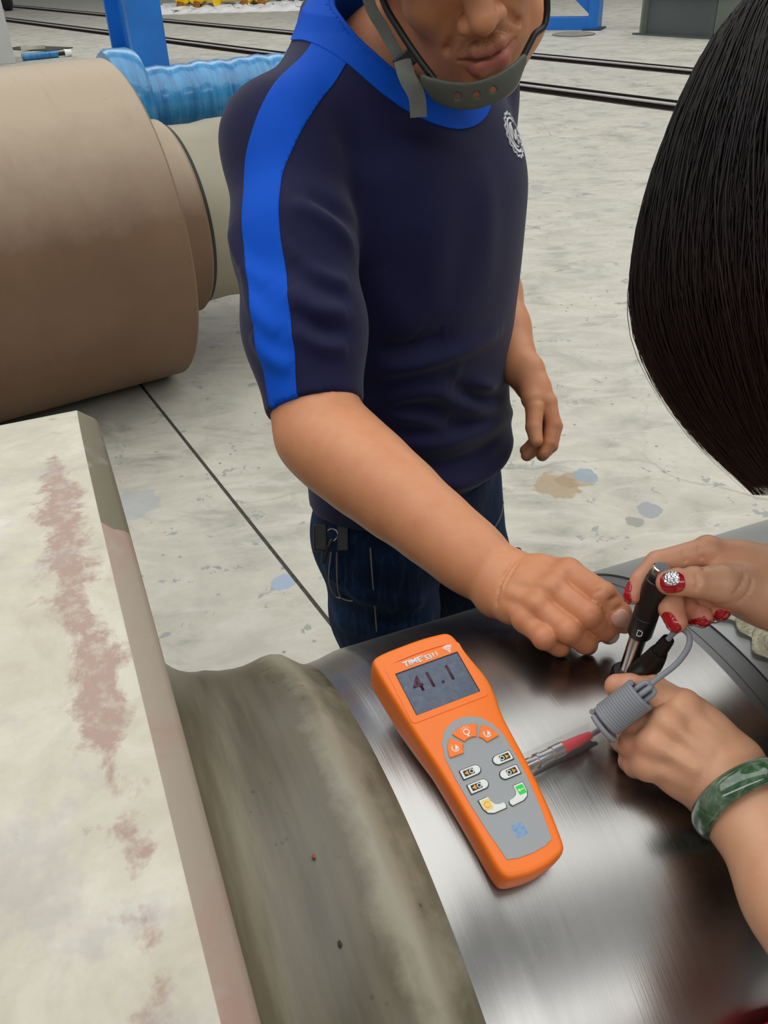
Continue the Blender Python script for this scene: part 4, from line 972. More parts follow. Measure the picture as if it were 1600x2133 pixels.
m = prism(arc(0, -200, 209.2, 1.44, 1.70, 0.5, 20), 0.0, 0.25); m.build('head_groove', plain('dark_orange_line', (196, 66, 12), 0.6), dev)
# keypad
pan = [(-15.8, -144.5), (-8, -146.6), (1.5, -147.2), (11, -146.6), (17.2, -144.5), (21.2, -124), (23.6, -104), (24.6, -86), (24.2, -70), (21, -60), (15, -52.4), (7, -48.8), (1.5, -48.2), (-4, -48.8), (-12, -52.4), (-18, -60), (-21, -70), (-21.2, -86), (-20.4, -104), (-18.6, -124)]
P2 = np.array(bez(np.array(pan+[pan[0]], float), 1)); kp_ = prism(pan, -0.5, 0.5).build('keypad', M_DGREY, dev, bevel=0.0002)
def sector(cx, cy, r0, r1, a0, a1, n=10):
    A = np.linspace(math.radians(a0), math.radians(a1), n); return [(cx+r1*math.cos(a), cy+r1*math.sin(a)*0.92) for a in A]+[(cx+r0*math.cos(a), cy+r0*math.sin(a)*0.92) for a in A[::-1]]
for a0, a1, lab in ((62, 122, 'backlight'), (8, 52, 'right'), (132, 178, 'left')):
    b = prism(sector(1.4, -72.5, 9.2, 19.4, a0, a1), 0.3, 1.7).build('key', M_ORANGE, kp_, bevel=0.0003); b['label'] = 'orange %s soft key' % lab
    am = math.radians((a0+a1)/2); cx, cy = 1.4+14.2*math.cos(am), -72.5+14.2*0.92*math.sin(am)
    m = MB()
    if lab == 'backlight':
        q = prism(arc(cx, cy, 2.0, 0, 6.2, 0.7, 18), 1.6, 1.82); m.add(q.v, q.f); q = prism(rrect(cx, cy-2.9, 1.3, 1.5, 0.3), 1.6, 1.82); m.add(q.v, q.f)
        for k in range(7):
            aa = 0.1+k*0.49; q = prism([(cx+3.1*math.cos(aa)+0.3, cy+3.1*math.sin(aa)), (cx+4.1*math.cos(aa)+0.3, cy+4.1*math.sin(aa)), (cx+4.1*math.cos(aa)-0.3, cy+4.1*math.sin(aa)), (cx+3.1*math.cos(aa)-0.3, cy+3.1*math.sin(aa))], 1.6, 1.82); m.add(q.v, q.f)
    else:
        q = prism(arc(cx, cy, 2.4, 2.2, 5.6, 0.7, 14), 1.6, 1.82); m.add(q.v, q.f); q = prism([(cx-0.8, cy-1.6), (cx+2.4, cy-0.6), (cx+1.0, cy+2.2)], 1.6, 1.82); m.add(q.v, q.f)
    m.build('key_symbol', M_WHITE, b)
def dkey(cx, cy, flip):
    s = -1 if flip else 1; body = [(cx+s*6.6, cy-3.1), (cx+s*6.8, cy-2.6), (cx+s*6.8, cy+2.6), (cx+s*6.4, cy+3.1)] + [(cx+s*(-3.4+3.4*math.cos(a)), cy+3.1*math.sin(a)) for a in np.linspace(math.pi/2, 3*math.pi/2, 10)]
    prism([(cx+(x-cx)*1.09, cy+(y-cy)*1.16) for x, y in body], 0.3, 0.85).build('key_surround', M_BLACKP, kp_)
    b = prism(body, 0.3, 1.6).build('key', M_KEYW, kp_, bevel=0.0003)
    prism(rrect(cx+s*1.6, cy, 7.4, 4.0, 0.4), 1.5, 1.68).build('symbol_plate', M_BLACKP, b)
    prism([(cx+s*4.8, cy-0.2), (cx+s*2.2, cy+1.6), (cx+s*2.2, cy-1.7)] if not flip else [(cx-4.8, cy), (cx-2.0, cy+1.7), (cx-2.0, cy-1.7)], 1.6, 1.78).build('arrow_symbol', M_AMB, b)
    prism(arc(cx-s*0.4, cy, 1.35, 0, 6.2, 0.55, 16), 1.6, 1.78).build('ring_symbol', M_KEYW, b)
for cx, cy, fl in ((14.6, -85.4, False), (14.0, -96.0, False), (-9.6, -85.6, True), (-9.6, -96.2, True)): dkey(cx, cy, fl)
def lkey(pts, mat, sym, nm):
    c = np.mean(pts, 0); pr2 = [(c[0]+(x-c[0])*1.07, c[1]+(y-c[1])*1.07) for x, y in pts]; prism(pr2, 0.3, 0.85).build('key_surround', M_BLACKP, kp_)
    b = prism(pts, 0.3, 1.6).build('key', M_KEYW, kp_, bevel=0.0003); b['label'] = nm
    return b
pw = lkey([(-14.4, -105), (-7.6, -105), (-7.2, -108.5), (-5.6, -111.2), (-2.8, -112.2), (0.2, -112.2), (0.8, -114), (0.0, -116), (-9, -116), (-12.6, -114.4), (-14.2, -111)], M_KEYW, None, 'white power key with pale yellow symbol')
prism(rrect(-10.6, -109.6, 6.0, 7.0, 1.0), 1.5, 1.68).build('key_symbol', M_YELP, pw)
prism(arc(-10.6, -109.6, 1.9, 0.6, 5.7, 0.5, 14), 1.6, 1.75).build('ring_symbol', M_AMB, pw)
gn = lkey([(11.6, -105), (18.6, -105), (18.4, -111), (16.6, -114.4), (13, -116), (4.6, -116.4), (3.6, -114.6), (4.2, -112.6), (7.6, -112.2), (10.2, -111), (11.4, -108.6)], M_KEYW, None, 'white key with a bright green symbol')
prism(rrect(15.0, -109.2, 5.4, 6.2, 0.5), 1.5, 1.68).build('key_symbol', M_GREEN, gn)
prism([(12.6, -109.2), (14.2, -108.0), (14.2, -108.9), (17.2, -108.9), (17.2, -109.5), (14.2, -109.5), (14.2, -110.4)], 1.6, 1.76).build('arrow_symbol', M_KEYW, gn)
m = prism(rrect(0.9, -131.5, 8.6, 8.6, 1.6), 0.45, 0.56); m.build('faded_logo', M_PBLUE, kp_)
# connector on its right flank, red boot, clear sleeve, cable: one cable thing
c0 = DP(29.2, -92, -13); c2 = rg(1233, 1530, 0.640); c1 = c0+(c2-c0)*0.56
socket = MB(); d_ = nrm(c1-c0); socket.revolve(c0-d_*0.004, d_, nrm(np.cross(d_, AZ)), [(0, 0.001), (0, 0.0062), (0.006, 0.0062), (0.006, 0.001)], 24); socket.build('socket', M_METAL, dev, smooth=30)
cab = empty('probe_cable', c1, 'grey probe cable wound in a tight coil, with metal plug and red boot', 'cable')
M_CABLE = plain('grey_cable_jacket', (134, 138, 145), 0.5, 0, 0.06, 40); M_REDB = plain('red_boot', (214, 38, 52), 0.4); M_PLUG = plain('plug_metal', (200, 202, 204), 0.28, 0.9, 0.06, 60)
m = MB(); L_ = np.linalg.norm(c1-c0)
m.revolve(c0+d_*0.0025, d_, nrm(np.cross(d_, AZ)), [(0, 0.001), (0, 0.0045), (0.005, 0.0045), (0.0052, 0.0040), (0.010, 0.0040), (0.0102, 0.0050), (0.013, 0.0050), (0.0132, 0.0043), (L_-0.012, 0.0043), (L_-0.0118, 0.0049), (L_-0.003, 0.0049), (L_-0.003, 0.001)], 28); m.build('plug', M_PLUG, cab, smooth=30)
m = MB(); n0 = nrm(c2-c1); Lr = np.linalg.norm(c2-c1); m.revolve(c1-n0*0.0035, n0, nrm(np.cross(n0, AZ)), [(0, 0.001), (0, 0.0046), (0.004, 0.0048), (0.008, 0.0040), (Lr*0.75, 0.0035), (Lr+0.002, 0.0026), (Lr+0.002, 0.001)], 22); m.build('boot', M_REDB, cab, smooth=40)
def clear():
    t = NT('clear_sleeve'); t.set(Base_Color=(0.95, 0.95, 0.95, 1), Roughness=0.05, Alpha=0.035, Specular_IOR_Level=1.0); t.l(t.ramp(t.noise(60), (0.3, 0.05), (0.7, 0.14)), t.b.inputs['Roughness']); return t.m
m = MB(); m.revolve(c0+d_*0.004, d_, nrm(np.cross(d_, AZ)), [(0, 0.0078), (np.linalg.norm(c2-c0)*1.02, 0.0078), (np.linalg.norm(c2-c0)*1.02, 0.0082), (0, 0.0082)], 28, close=False); m.build('clear_sleeve', clear(), cab, smooth=40)
k0_, k1_ = rg(1264, 1500, 0.607), rg(1334, 1447, 0.603); kd = nrm(k1_-k0_); ke = nrm(np.cross(kd, cF)); kf_ = np.cross(kd, ke)
hel_ = [k0_+(k1_-k0_)*(i/(15*20))+(ke*math.cos(2*math.pi*i/20)+kf_*math.sin(2*math.pi*i/20))*0.0098 for i in range(15*20+1)]
m = MB(); m.tube([c2, c2+(rg(1250, 1519, 0.625)-c2), rg(1258, 1512, 0.612)]+hel_[:1], 0.0019, 8); m.build('lead', M_CABLE, cab, smooth=60)
m = MB(); m.tube(hel_, 0.00195, 8); m.build('coil', M_CABLE, cab, smooth=60)
for j in range(5):                                     # the strands gathered inside the coil
    a = 2*math.pi*j/5; o_ = (ke*math.cos(a)+kf_*math.sin(a))*0.0042
    m = MB(); m.tube(bez([k0_+o_, (k0_+k1_)/2+o_, k1_+o_*1.1+kd*0.006, k1_+o_*0.5+kd*0.0085], 5), 0.00185, 8); m.build('gathered_strand', M_CABLE, cab, smooth=60)
m = MB(); m.tube([k0_-kd*0.003+(ke*math.cos(a)*1.15+kf_*math.sin(a)*1.15)*0.0098-cU*0.002 for a in np.linspace(0.4, 6.0, 26)], 0.0019, 8); m.build('loose_turn', M_CABLE, cab, smooth=60)

# ------------------------------------------------------------------ impact probe standing on the journal
pb0 = oncyl(1299, 1420); pt = rg(1379, 1180, 0.612); pd = nrm(pt-pb0); PL = np.linalg.norm(pt-pb0); px_ = nrm(np.cross(pd, AX))
probe = empty('impact_probe', pb0, 'slim black and chrome impact probe held upright on the steel journal', 'probe')
def prv(name, prof, mat): m = MB(); m.revolve(pb0, pd, px_, prof, 40); return m.build(name, mat, probe, smooth=32)
prv('base_ring', [(0.0005, 0.003), (0.0005, 0.0100), (0.002, 0.0112), (0.010, 0.0112), (0.012, 0.0098), (0.012, 0.003)], M_BLACKP)
prv('guide_tube', [(0.006, 0.002), (0.006, 0.0062), (PL*0.50, 0.0062), (PL*0.50, 0.002)], plain('chrome_tube', (214, 206, 204), 0.12, 1.0, 0.02))
sl = prv('sleeve', [(PL*0.44, 0.003), (PL*0.44, 0.0080), (PL*0.455, 0.0088), (PL*0.61, 0.0088), (PL*0.615, 0.0084), (PL*0.63, 0.0084), (PL*0.635, 0.0088), (PL*0.84, 0.0086), (PL*0.90, 0.0078), (PL*0.905, 0.0070), (PL*0.935, 0.0070), (PL*0.935, 0.003)], M_BLACKP)
prv('collar', [(PL*0.93, 0.002), (PL*0.93, 0.0062), (PL*0.955, 0.0062), (PL*0.955, 0.002)], plain('grey_collar', (84, 86, 86), 0.3, 0.6))
prv('push_cap', [(PL*0.95, 0.002), (PL*0.95, 0.0054), (PL*0.995, 0.0056), (PL*1.0, 0.0048), (PL*1.0, 0.0005)], M_METAL)
# the letter D printed in a small frame on the sleeve
vd = nrm(cC-(pb0+pd*PL*0.5)); vd = nrm(vd-(vd@pd)*pd); hd_ = np.cross(pd, vd)
def onslv(x, y): a = x/0.0089; return pb0+pd*(PL*0.515+y)+(vd*math.cos(a)+hd_*math.sin(a))*0.00895
m = MB(); m.tube([onslv(x, y) for x, y in [(-0.0016, -0.0026), (-0.0016, 0.0026), (0.0006, 0.0026), (0.0017, 0.0014), (0.0017, -0.0014), (0.0006, -0.0026), (-0.0016, -0.0026), (-0.0016, -0.002)]], 0.00035, 6); o = m.build('printed_letter', M_KEYW, sl); o['label'] = 'white letter D'
# side connector and the loop of cable that leaves it
e0 = pb0+pd*0.008+nrm(rg(1340, 1400, 0.68)-pb0)*0.006; e1, e2 = rg(1352, 1385, 0.655), rg(1392, 1332, 0.632)
m = MB(); m.tube(bez([e0, e1, e1*0.45+e2*0.55], 6), list(np.linspace(0.0068, 0.0085, 7))+list(np.linspace(0.0085, 0.0060, 6)), 18); m.build('side_connector', M_BLACKP, probe, smooth=50)
m = MB(); ea = e1*0.45+e2*0.55; m.tube(bez([ea, ea*0.5+e2*0.5, e2], 5), [0.0052, 0.0050, 0.0054, 0.0048, 0.0052, 0.0046, 0.0050, 0.0044, 0.0048, 0.0042, 0.0044], 14); m.build('strain_relief', M_BLACKP, probe, smooth=50)
m = MB(); m.tube(bez([e2, rg(1404, 1318, 0.628), rg(1421, 1311, 0.624), rg(1436, 1325, 0.620), rg(1433, 1350, 0.617), rg(1410, 1382, 0.612), rg(1375, 1410, 0.607), rg(1345, 1434, 0.603), k1_*0.7+k0_*0.3], 8), 0.0020, 10); m.build('cable_loop', M_CABLE, cab, smooth=60)
# ================================================================== the woman at the right
M_SKINW = skin_mat('fair_skin', (212, 162, 128), (204, 126, 100), 0.42)
wHc = cC+cF*0.50+cR*((1736-800)/FPX*0.50)-cU*((430-1066.5)/FPX*0.50); wNb = wHc+np.array([0.11, -0.05, -0.17]); wSL = wNb+np.array([0.03, -0.16, -0.035]); wSR = wNb+np.array([0.04, 0.15, -0.035]); wHip = np.array([0.86, 0.12, 0.88])
wWR = rg(1612, 1222, 0.662); wWL = rg(1512, 1628, 0.628)
dL = nrm(rg(1660, 1862, 0.600)-wWL); wEL = wWL+dL*0.225
dR = nrm(rg(2050, 1290, 0.80)-wWR); wER = wWR+dR*0.225
woman = empty('person', (wHip[0], wHip[1], 0), 'woman with dark bobbed hair, red nails and a jade bangle, holding the probe', 'person')
W = SDF()
W.ell(wHc, (0.068, 0.072, 0.095), None, 0.02); W.chain([(wHc-np.array([0, 0, 0.06]), 0.05), (wNb, 0.05)], 0.02)
W.chain([(wNb-UP*0.03, 0.055), (wNb*0.7+wHip*0.3-UP*0.03, 0.10), (wHip, 0.11)], 0.05); W.chain([(wSL, 0.05), (wNb-UP*0.03, 0.05), (wSR, 0.05)], 0.04)
W.chain([(wSL, 0.045), (wEL, 0.036)], 0.02); W.chain([(wSR, 0.045), (wER, 0.036)], 0.02)
W.chain([(wEL, 0.036), (wEL*0.72+wWL*0.28, 0.0365), (wEL*0.35+wWL*0.65, 0.0295), (wWL+dL*0.018, 0.0240), (wWL, 0.0235)], 0.015)
W.chain([(wER, 0.036), (wER*0.72+wWR*0.28, 0.036), (wER*0.35+wWR*0.65, 0.031), (wWR, 0.0265)], 0.015)
# ---- left hand, steadying the probe's foot
wl = G((1536, 1590, 0.640, 0.0150), (1521, 1611, 0.631, 0.0165), (1503, 1632, 0.628, 0.0165), (1486, 1648, 0.632, 0.0150))
ml = G((1424, 1468, 0.621, 0.0098), (1390, 1506, 0.610, 0.0102), (1362, 1549, 0.610, 0.0100), (1347, 1592, 0.618, 0.0092))
fL = [G((1424, 1470, 0.621, 0.0096), (1364, 1434, 0.640, 0.0090), (1326, 1430, 0.664, 0.0080), (1306, 1438, 0.672, 0.0072)),
      G((1390, 1508, 0.611, 0.0098), (1326, 1508, 0.624, 0.0090), (1300, 1500, 0.648, 0.0082), (1312, 1490, 0.660, 0.0074)),
      G((1362, 1551, 0.611, 0.0096), (1315, 1552, 0.622, 0.0088), (1298, 1545, 0.642, 0.0080), (1310, 1535, 0.650, 0.0074)),
      G((1347, 1594, 0.618, 0.0088), (1324, 1594, 0.626, 0.0082), (1312, 1586, 0.636, 0.0074), (1322, 1576, 0.640, 0.0068))]
tL = G((1500, 1560, 0.640, 0.0150), (1420, 1478, 0.628, 0.0120), (1352, 1446, 0.619, 0.0102), (1312, 1434, 0.618, 0.0098), (1287, 1431, 0.621, 0.0090))
hand(W, wl, ml, fL, tL, thenar=G((1520, 1585, 0.643, 0.016), (1440, 1500, 0.635, 0.0155)))
for f in fL: W.ell(f[0][0]-0.0035*ray(1380, 1520), (0.0088, 0.0088, 0.0085), None, 0.007)
for a, b in zip(wl, ml): q = -ray(1420, 1560); W.chain([(a[0]+(b[0]-a[0])*0.4+q*(a[1]-0.001), 0.0020), (b[0]+q*(b[1]-0.0008), 0.0026)], 0.006)
# ---- right hand, pen grip round the probe's sleeve
wrr = G((1610, 1186, 0.668, 0.0150), (1606, 1205, 0.660, 0.0165), (1606, 1235, 0.660, 0.0165), (1612, 1262, 0.668, 0.0150))
mrr = G((1474, 1143, 0.640, 0.0098), (1472, 1172, 0.652, 0.0100), (1482, 1205, 0.660, 0.0096), (1500, 1236, 0.664, 0.0088))
fRr = [G((1474, 1146, 0.640, 0.0094), (1370, 1172, 0.634, 0.0082), (1337, 1208, 0.632, 0.0074), (1318, 1240, 0.630, 0.0064)),
       G((1472, 1174, 0.652, 0.0098), (1400, 1222, 0.640, 0.0086), (1398, 1268, 0.626, 0.0082), (1410, 1296, 0.622, 0.0072)),
       G((1482, 1207, 0.660, 0.0094), (1424, 1256, 0.652, 0.0084), (1440, 1280, 0.640, 0.0078), (1462, 1284, 0.632, 0.0072)),
       G((1500, 1238, 0.664, 0.0086), (1458, 1262, 0.658, 0.0078), (1482, 1274, 0.647, 0.0072), (1502, 1272, 0.640, 0.0066))]
tRr = G((1580, 1222, 0.650, 0.0165), (1500, 1216, 0.622, 0.0128), (1446, 1212, 0.608, 0.0100), (1412, 1212, 0.605, 0.0090), (1392, 1214, 0.606, 0.0080))
hand(W, wrr, mrr, fRr, tRr, thenar=G((1598, 1236, 0.655, 0.018), (1515, 1222, 0.632, 0.0150)))
prew = SDF(); prew.p = [p for p in W.p if np.linalg.norm((p[4]+p[5])/2-wWR) < 0.2 or np.linalg.norm((p[4]+p[5])/2-wWL) < 0.2]
creases(W, prew, [[(1424, 1150), (1428, 1168), (1424, 1184)], [(1458, 1140), (1462, 1162), (1466, 1186)], [(1452, 1200), (1456, 1214), (1452, 1226)], [(1530, 1236), (1545, 1216), (1552, 1196)], [(1540, 1254), (1560, 1232), (1568, 1210)],
                  [(1330, 1428), (1334, 1438), (1332, 1450)]], 0.0008, 0.0022)
Vw, Fw = W.mesh(0.0027)
ha, hb = np.mean([f[1][0] for f in fRr], 0)*0.6+wWR*0.4, np.mean([f[1][0] for f in fL], 0)*0.6+wWL*0.4
Vw, Fw = refine(Vw, Fw, W, lambda P: (np.linalg.norm(P-ha, axis=1) < 0.085) | (np.linalg.norm(P-hb, axis=1) < 0.085))
Nw = vnorm(Vw, Fw); pw_ = np.zeros((len(Vw), 4)); pw_[:, 3] = 1
for f in fL+fRr:
    for i, am in ((0, 0.25), (1, 0.4), (2, 0.4), (3, 0.75)): pw_[:, 0] = np.maximum(pw_[:, 0], am*np.exp(-(np.linalg.norm(Vw-f[i][0], axis=1)/0.014)**2))
for f in (tL, tRr): pw_[:, 0] = np.maximum(pw_[:, 0], 0.5*np.exp(-(np.linalg.norm(Vw-f[-1][0], axis=1)/0.018)**2))
fastmesh('body', Vw, Fw, M_SKINW, woman, {'pig': pw_})
M_RNAIL = plain('red_nail_polish', (168, 6, 28), 0.15, 0, 0.06, 60, coat=0.6)
def glit():
    t = NT('silver_glitter'); v = t.n('ShaderNodeTexVoronoi'); v.inputs['Scale'].default_value = 700; t.l(t.coord(), v.inputs['Vector'])
    t.col(t.mix(0.25, lin((226, 222, 226)), v.outputs['Color'])); t.set(Metallic=0.9, Roughness=0.2); t.bump(v.outputs['Distance'], 0.6, 0.001); return t.m
M_GLIT = glit()
def tipnail(f, face, hl=0.0062, hw=0.0052, back=0.0, mat=M_RNAIL, lift=0.0005, off=0.0):
    a, b = f[-2][0], f[-1][0]; al = nrm(b-a); fc = nrm(np.asarray(face)-(np.asarray(face)@al)*al); c = b+fc*f[-1][1]-al*back
    return nails(Vw, Fw, Nw, [(c, al, np.cross(fc, al), hl, hw)], mat, woman, lift)
tipnail(fRr[0], -cR*0.92-cU*0.15+cF*0.1, 0.0075, 0.0058)
tipnail(fRr[1], -cR*0.75-cF*0.55-cU*0.2, 0.0070, 0.0050)
tipnail(fRr[2], -cU*0.55-cF*0.75, 0.0068, 0.0056); tipnail(fRr[2], -cU*0.75-cF*0.5, 0.0036, 0.0042, 0.001, M_GLIT, 0.0009)
tipnail(fRr[3], -cU*0.30-cF*0.85, 0.0072, 0.0050); tipnail(fRr[3], -cU*0.85-cF*0.35, 0.0026, 0.0028, 0.006, M_GLIT, 0.0010)
tipnail(tRr, -cF*0.95+cU*0.1, 0.0078, 0.0066, 0.004); tipnail(tRr, -cF*0.9+cU*0.35, 0.0050, 0.0044, 0.004, M_GLIT, 0.0010)
# ---- clothes (dark top, out of the frame) and trousers
M_TOP = fabric('charcoal_top', (34, 34, 38), 0.8)
TS = SDF(); TS.chain([(wNb-UP*0.05, 0.08), (wNb*0.7+wHip*0.3-UP*0.02, 0.125), (wHip+UP*0.02, 0.135)], 0.05); TS.chain([(wSL, 0.062), (wNb-UP*0.045, 0.07), (wSR, 0.062)], 0.04)
TS.chain([(wSL, 0.060), (wSL+(wEL-wSL)*0.6, 0.052)], 0.03); TS.chain([(wSR, 0.060), (wSR+(wER-wSR)*0.6, 0.052)], 0.03)
v_, f_ = TS.mesh(0.007, smooth=2); o = fastmesh('top', v_, f_, M_TOP, woman)
TR = SDF(); TR.ell(wHip-UP*0.05, (0.14, 0.16, 0.12), None, 0.03)
for sg in (-1, 1): TR.chain([(wHip+np.array([0.02, sg*0.075, -0.06]), 0.085), (wHip+np.array([0.02, sg*0.09, -0.42]), 0.062), (np.array([wHip[0]+0.04, wHip[1]+sg*0.10, 0.09])), ][:2]+[(np.array([wHip[0]+0.04, wHip[1]+sg*0.10, 0.09]), 0.05)], 0.02)
TR.cut((0, 0, 0.07), (0, 0, -1)); v_, f_ = TR.mesh(0.008, smooth=2); fastmesh('trousers', v_, f_, plain('black_trousers', (26, 27, 30), 0.8), woman)
for sg in (-1, 1):
    sh = SDF(); q = np.array([wHip[0]+0.04, wHip[1]+sg*0.10, 0.05]); sh.chain([(q, 0.042), (q+np.array([-0.11, 0.02, -0.012]), 0.036), (q+np.array([-0.15, 0.03, -0.02]), 0.028)], 0.03); sh.cone(q, q+UP*0.05, 0.045, 0.045, 0.02); sh.cut((0, 0, 0.002), (0, 0, -1))
    v_, f_ = sh.mesh(0.007); fastmesh('shoe', v_, f_, M_BLACKP, woman)
# ---- hair: a bob of fine strands over a dense core
def hair_mat():
    t = NT('dark_brown_hair'); at = t.n('ShaderNodeAttribute', attribute_name='along'); n = t.noise(30, 3)
    c = t.mix(t.ramp(at.outputs['Fac'], (0.45, 0.0), (1.0, 0.9)), lin((20, 15, 14)), lin((54, 30, 24)))
    c = t.mix(t.ramp(n, (0.4, 0.0), (0.7, 0.35)), c, lin((14, 14, 16))); t.col(c)
    t.set(Roughness=0.5, Specular_IOR_Level=0.2); return t.m
M_HAIR = hair_mat()
D0 = 0.50; hp = [(-120, 20), (-60, 120), (60, 232), (170, 292), (310, 352), (440, 388), (540, 405), (620, 407), (700, 394), (800, 350), (910, 280), (980, 214), (1030, 150)]
axc = lambda y: cC+cF*D0+cR*((1726+0.02*y-800)/FPX*D0)-cU*((y-1066.5)/FPX*D0)
yy = np.array([p[0] for p in hp], float); rr_ = np.array([p[1] for p in hp], float)/FPX*D0
yf = np.linspace(yy[0], yy[-1], 60); rf = np.interp(yf, yy, rr_); ker = np.hanning(9); ker /= ker.sum(); rf2 = np.convolve(np.pad(rf, 4, mode='edge'), ker, 'valid'); rf = rf2
E1, E2 = cR, cF
def hpt(v, th, k=1.0):
    y = np.interp(v, np.linspace(0, 1, 60), yf); r = np.interp(v, np.linspace(0, 1, 60), rf)*k
    return axc(y) + E1*(-math.cos(th))*r + E2*math.sin(th)*r*0.92
m = MB(); m.loft([[hpt(v, 2*math.pi*j/72, 0.965) for j in range(72)] for v in np.linspace(0, 0.985, 50)]); core = m.build('hair', M_HAIR, woman, smooth=80); core['label'] = 'dark brown bobbed hair'
rs = np.random.RandomState(11); SV, SF, SA = [], [], []; NP = 15
NS = 4200; th0 = rs.uniform(0, 2*math.pi, NS); tw = rs.normal(0, 0.16, NS)+0.10; v0 = rs.uniform(0.0, 0.30, NS); v1 = np.minimum(1.0, rs.uniform(0.80, 1.03, NS)); kS = rs.uniform(0.962, 1.008, NS); fly = rs.rand(NS) < 0.05; wS = rs.uniform(0.0003, 0.0009, NS)
T = np.linspace(0, 1, NP)[None]; ix = np.arange(NS)[:, None]
vv_ = v0[:, None]+(v1-v0)[:, None]*T; kk = kS[:, None]*(1+0.012*np.sin(T*5+ix))+np.where(fly[:, None], 0.05*T*T, 0)
th_ = th0[:, None]+tw[:, None]*T+0.02*np.sin(T*9+ix*1.7); g60 = np.linspace(0, 1, 60); yv = np.interp(vv_, g60, yf); rv = np.interp(vv_, g60, rf)*kk
def E3(a, e): return a[..., None]*e
pS = cC+cF*D0+E3((1726+0.02*yv-800)/FPX*D0, cR)-E3((yv-1066.5)/FPX*D0, cU)+E3(-np.cos(th_)*rv, E1)+E3(np.sin(th_)*rv*0.92, E2)
sd_ = E3(np.sin(th_), E1)+E3(np.cos(th_), E2); ou_ = E3(-np.cos(th_), E1)+E3(np.sin(th_), E2); ww = (wS[:, None]*(1.0-0.75*T*T))[..., None]
SV = np.stack([pS+sd_*ww, pS-sd_*ww, pS+ou_*ww*0.9], 2).reshape(-1, 3); SA = np.repeat(vv_.reshape(-1), 3)
c_ = (np.arange(NS)[:, None]*NP+np.arange(1, NP)[None]).reshape(-1)*3
SF = np.concatenate([np.stack([c_-3+a, c_-3+b, c_+b, c_+a], 1) for a, b in ((0, 1), (1, 2), (2, 0))])
o = fastmesh('hair_strands', np.array(SV), np.array(SF), M_HAIR, woman, {'along': np.array(SA)}); o['kind'] = 'stuff'
# ---- jade bangle
def jade():
    t = NT('jade'); n = t.noise(90, 6, 0.65, None, 1.2); n2 = t.noise(30, 4, 0.6)
    c = t.ramp(n, (0.3, lin((34, 62, 44))), (0.52, lin((62, 92, 66))), (0.7, lin((112, 136, 110)))); c = t.mix(t.ramp(n2, (0.5, 0.0), (0.7, 0.6)), c, lin((120, 140, 130)))
    t.col(c).set(Roughness=0.08, Coat_Weight=0.7, Coat_Roughness=0.03); return t.m
bc = rg(1550, 1668, 0.618); ba = nrm(dL+0.10*cR); b1 = nrm(np.cross(ba, cF)); b2_ = np.cross(ba, b1); m = MB(); n1, n2 = 96, 24; v = []; f3 = []
for i in range(n1):
    a = 2*math.pi*i/n1; rad = b1*math.cos(a)+b2_*math.sin(a)
    for j in range(n2): c = 2*math.pi*j/n2; v.append(bc+rad*(0.0298+0.0060*math.cos(c))+ba*0.0088*math.sin(c))
f3 = [(i*n2+j, ((i+1) % n1)*n2+j, ((i+1) % n1)*n2+(j+1) % n2, i*n2+(j+1) % n2) for i in range(n1) for j in range(n2)]
m.add(v, f3); o = m.build('jade_bangle', jade(), None, smooth=60); tag(o, 'polished green jade bangle on the woman\'s left wrist', 'bangle')
# ---- red thing at the very corner
rc = oncyl(1650, 2262, RJ+0.012); rn = nrm((rc-AP)-((rc-AP)@AX)*AX); rt = np.cross(rn, AX)
RS = SDF(); RS.ell(rc, (0.062, 0.040, 0.0125), [nrm(AX+0.1*rt), rt, rn], 0.01); v_, f_ = RS.mesh(0.002, smooth=2)
o = fastmesh('red_pouch', v_, f_, plain('red_cloth', (206, 14, 46), 0.55, 0, 0.06, 30, bump=0.2, bsc=300)); tag(o, 'bright red rounded pouch on the journal at the bottom right corner', 'pouch')
# ================================================================== background of the hall
M_BLUE = plain('blue_gloss_paint', (22, 112, 200), 0.4, 0, 0.14, 2.0, bump=0.03)
M_BLUED = plain('blue_chipped_base', (30, 62, 96), 0.6, 0, 0.4, 9)
def leg(name, base_f, base_r, wx, label, lean=0.0):
    o = empty(name, (base_f[0], base_f[1], 0), label, 'gantry leg', 'blue gantry legs')
    f = np.asarray(base_f); r = np.asarray(base_r); d = nrm(r-f); side = np.array([d[1], -d[0], 0]); h = 3.6; L = np.linalg.norm(r-f)
    m = MB(); m.box(f+[0, 0, h/2], (0.16, wx, h), [d, side, AZ]); m.build('front_column', M_BLUE, o, bevel=0.006)
    m = MB(); m.box(r+[0, 0, h/2], (0.07, wx*0.8, h), [d, side, AZ]); m.build('rear_column', M_BLUE, o, bevel=0.006)
    m = MB(); m.box(f*0.25+r*0.75+[0, 0, h/2], (L*0.42, 0.03, h), [d, side, AZ]); m.build('web_plate', M_BLUE, o)
    m = MB(); m.bar(f+[0, 0, 0.09], r+[0, 0, 0.09], wx*0.9, 0.18); m.build('sill_beam', M_BLUE, o, bevel=0.006)
    for z0, z1, a, b in ((0.25, 1.5, f, r), (1.55, 2.9, r, f)):
        m = MB(); m.bar(np.array([a[0], a[1], z0]), np.array([b[0], b[1], z1]), wx*0.4, 0.16); m.build('diagonal_brace', M_BLUE, o, bevel=0.004)
    m = MB(); m.bar(f+[0, 0, 1.52], r+[0, 0, 1.52], wx*0.6, 0.12); m.build('cross_tie', M_BLUE, o, bevel=0.004)
    m = MB(); m.box(f+[0, 0, 0.012], (0.30, wx+0.12, 0.024), [d, side, AZ]); m.build('base_plate', M_BLUED, o)
    return o
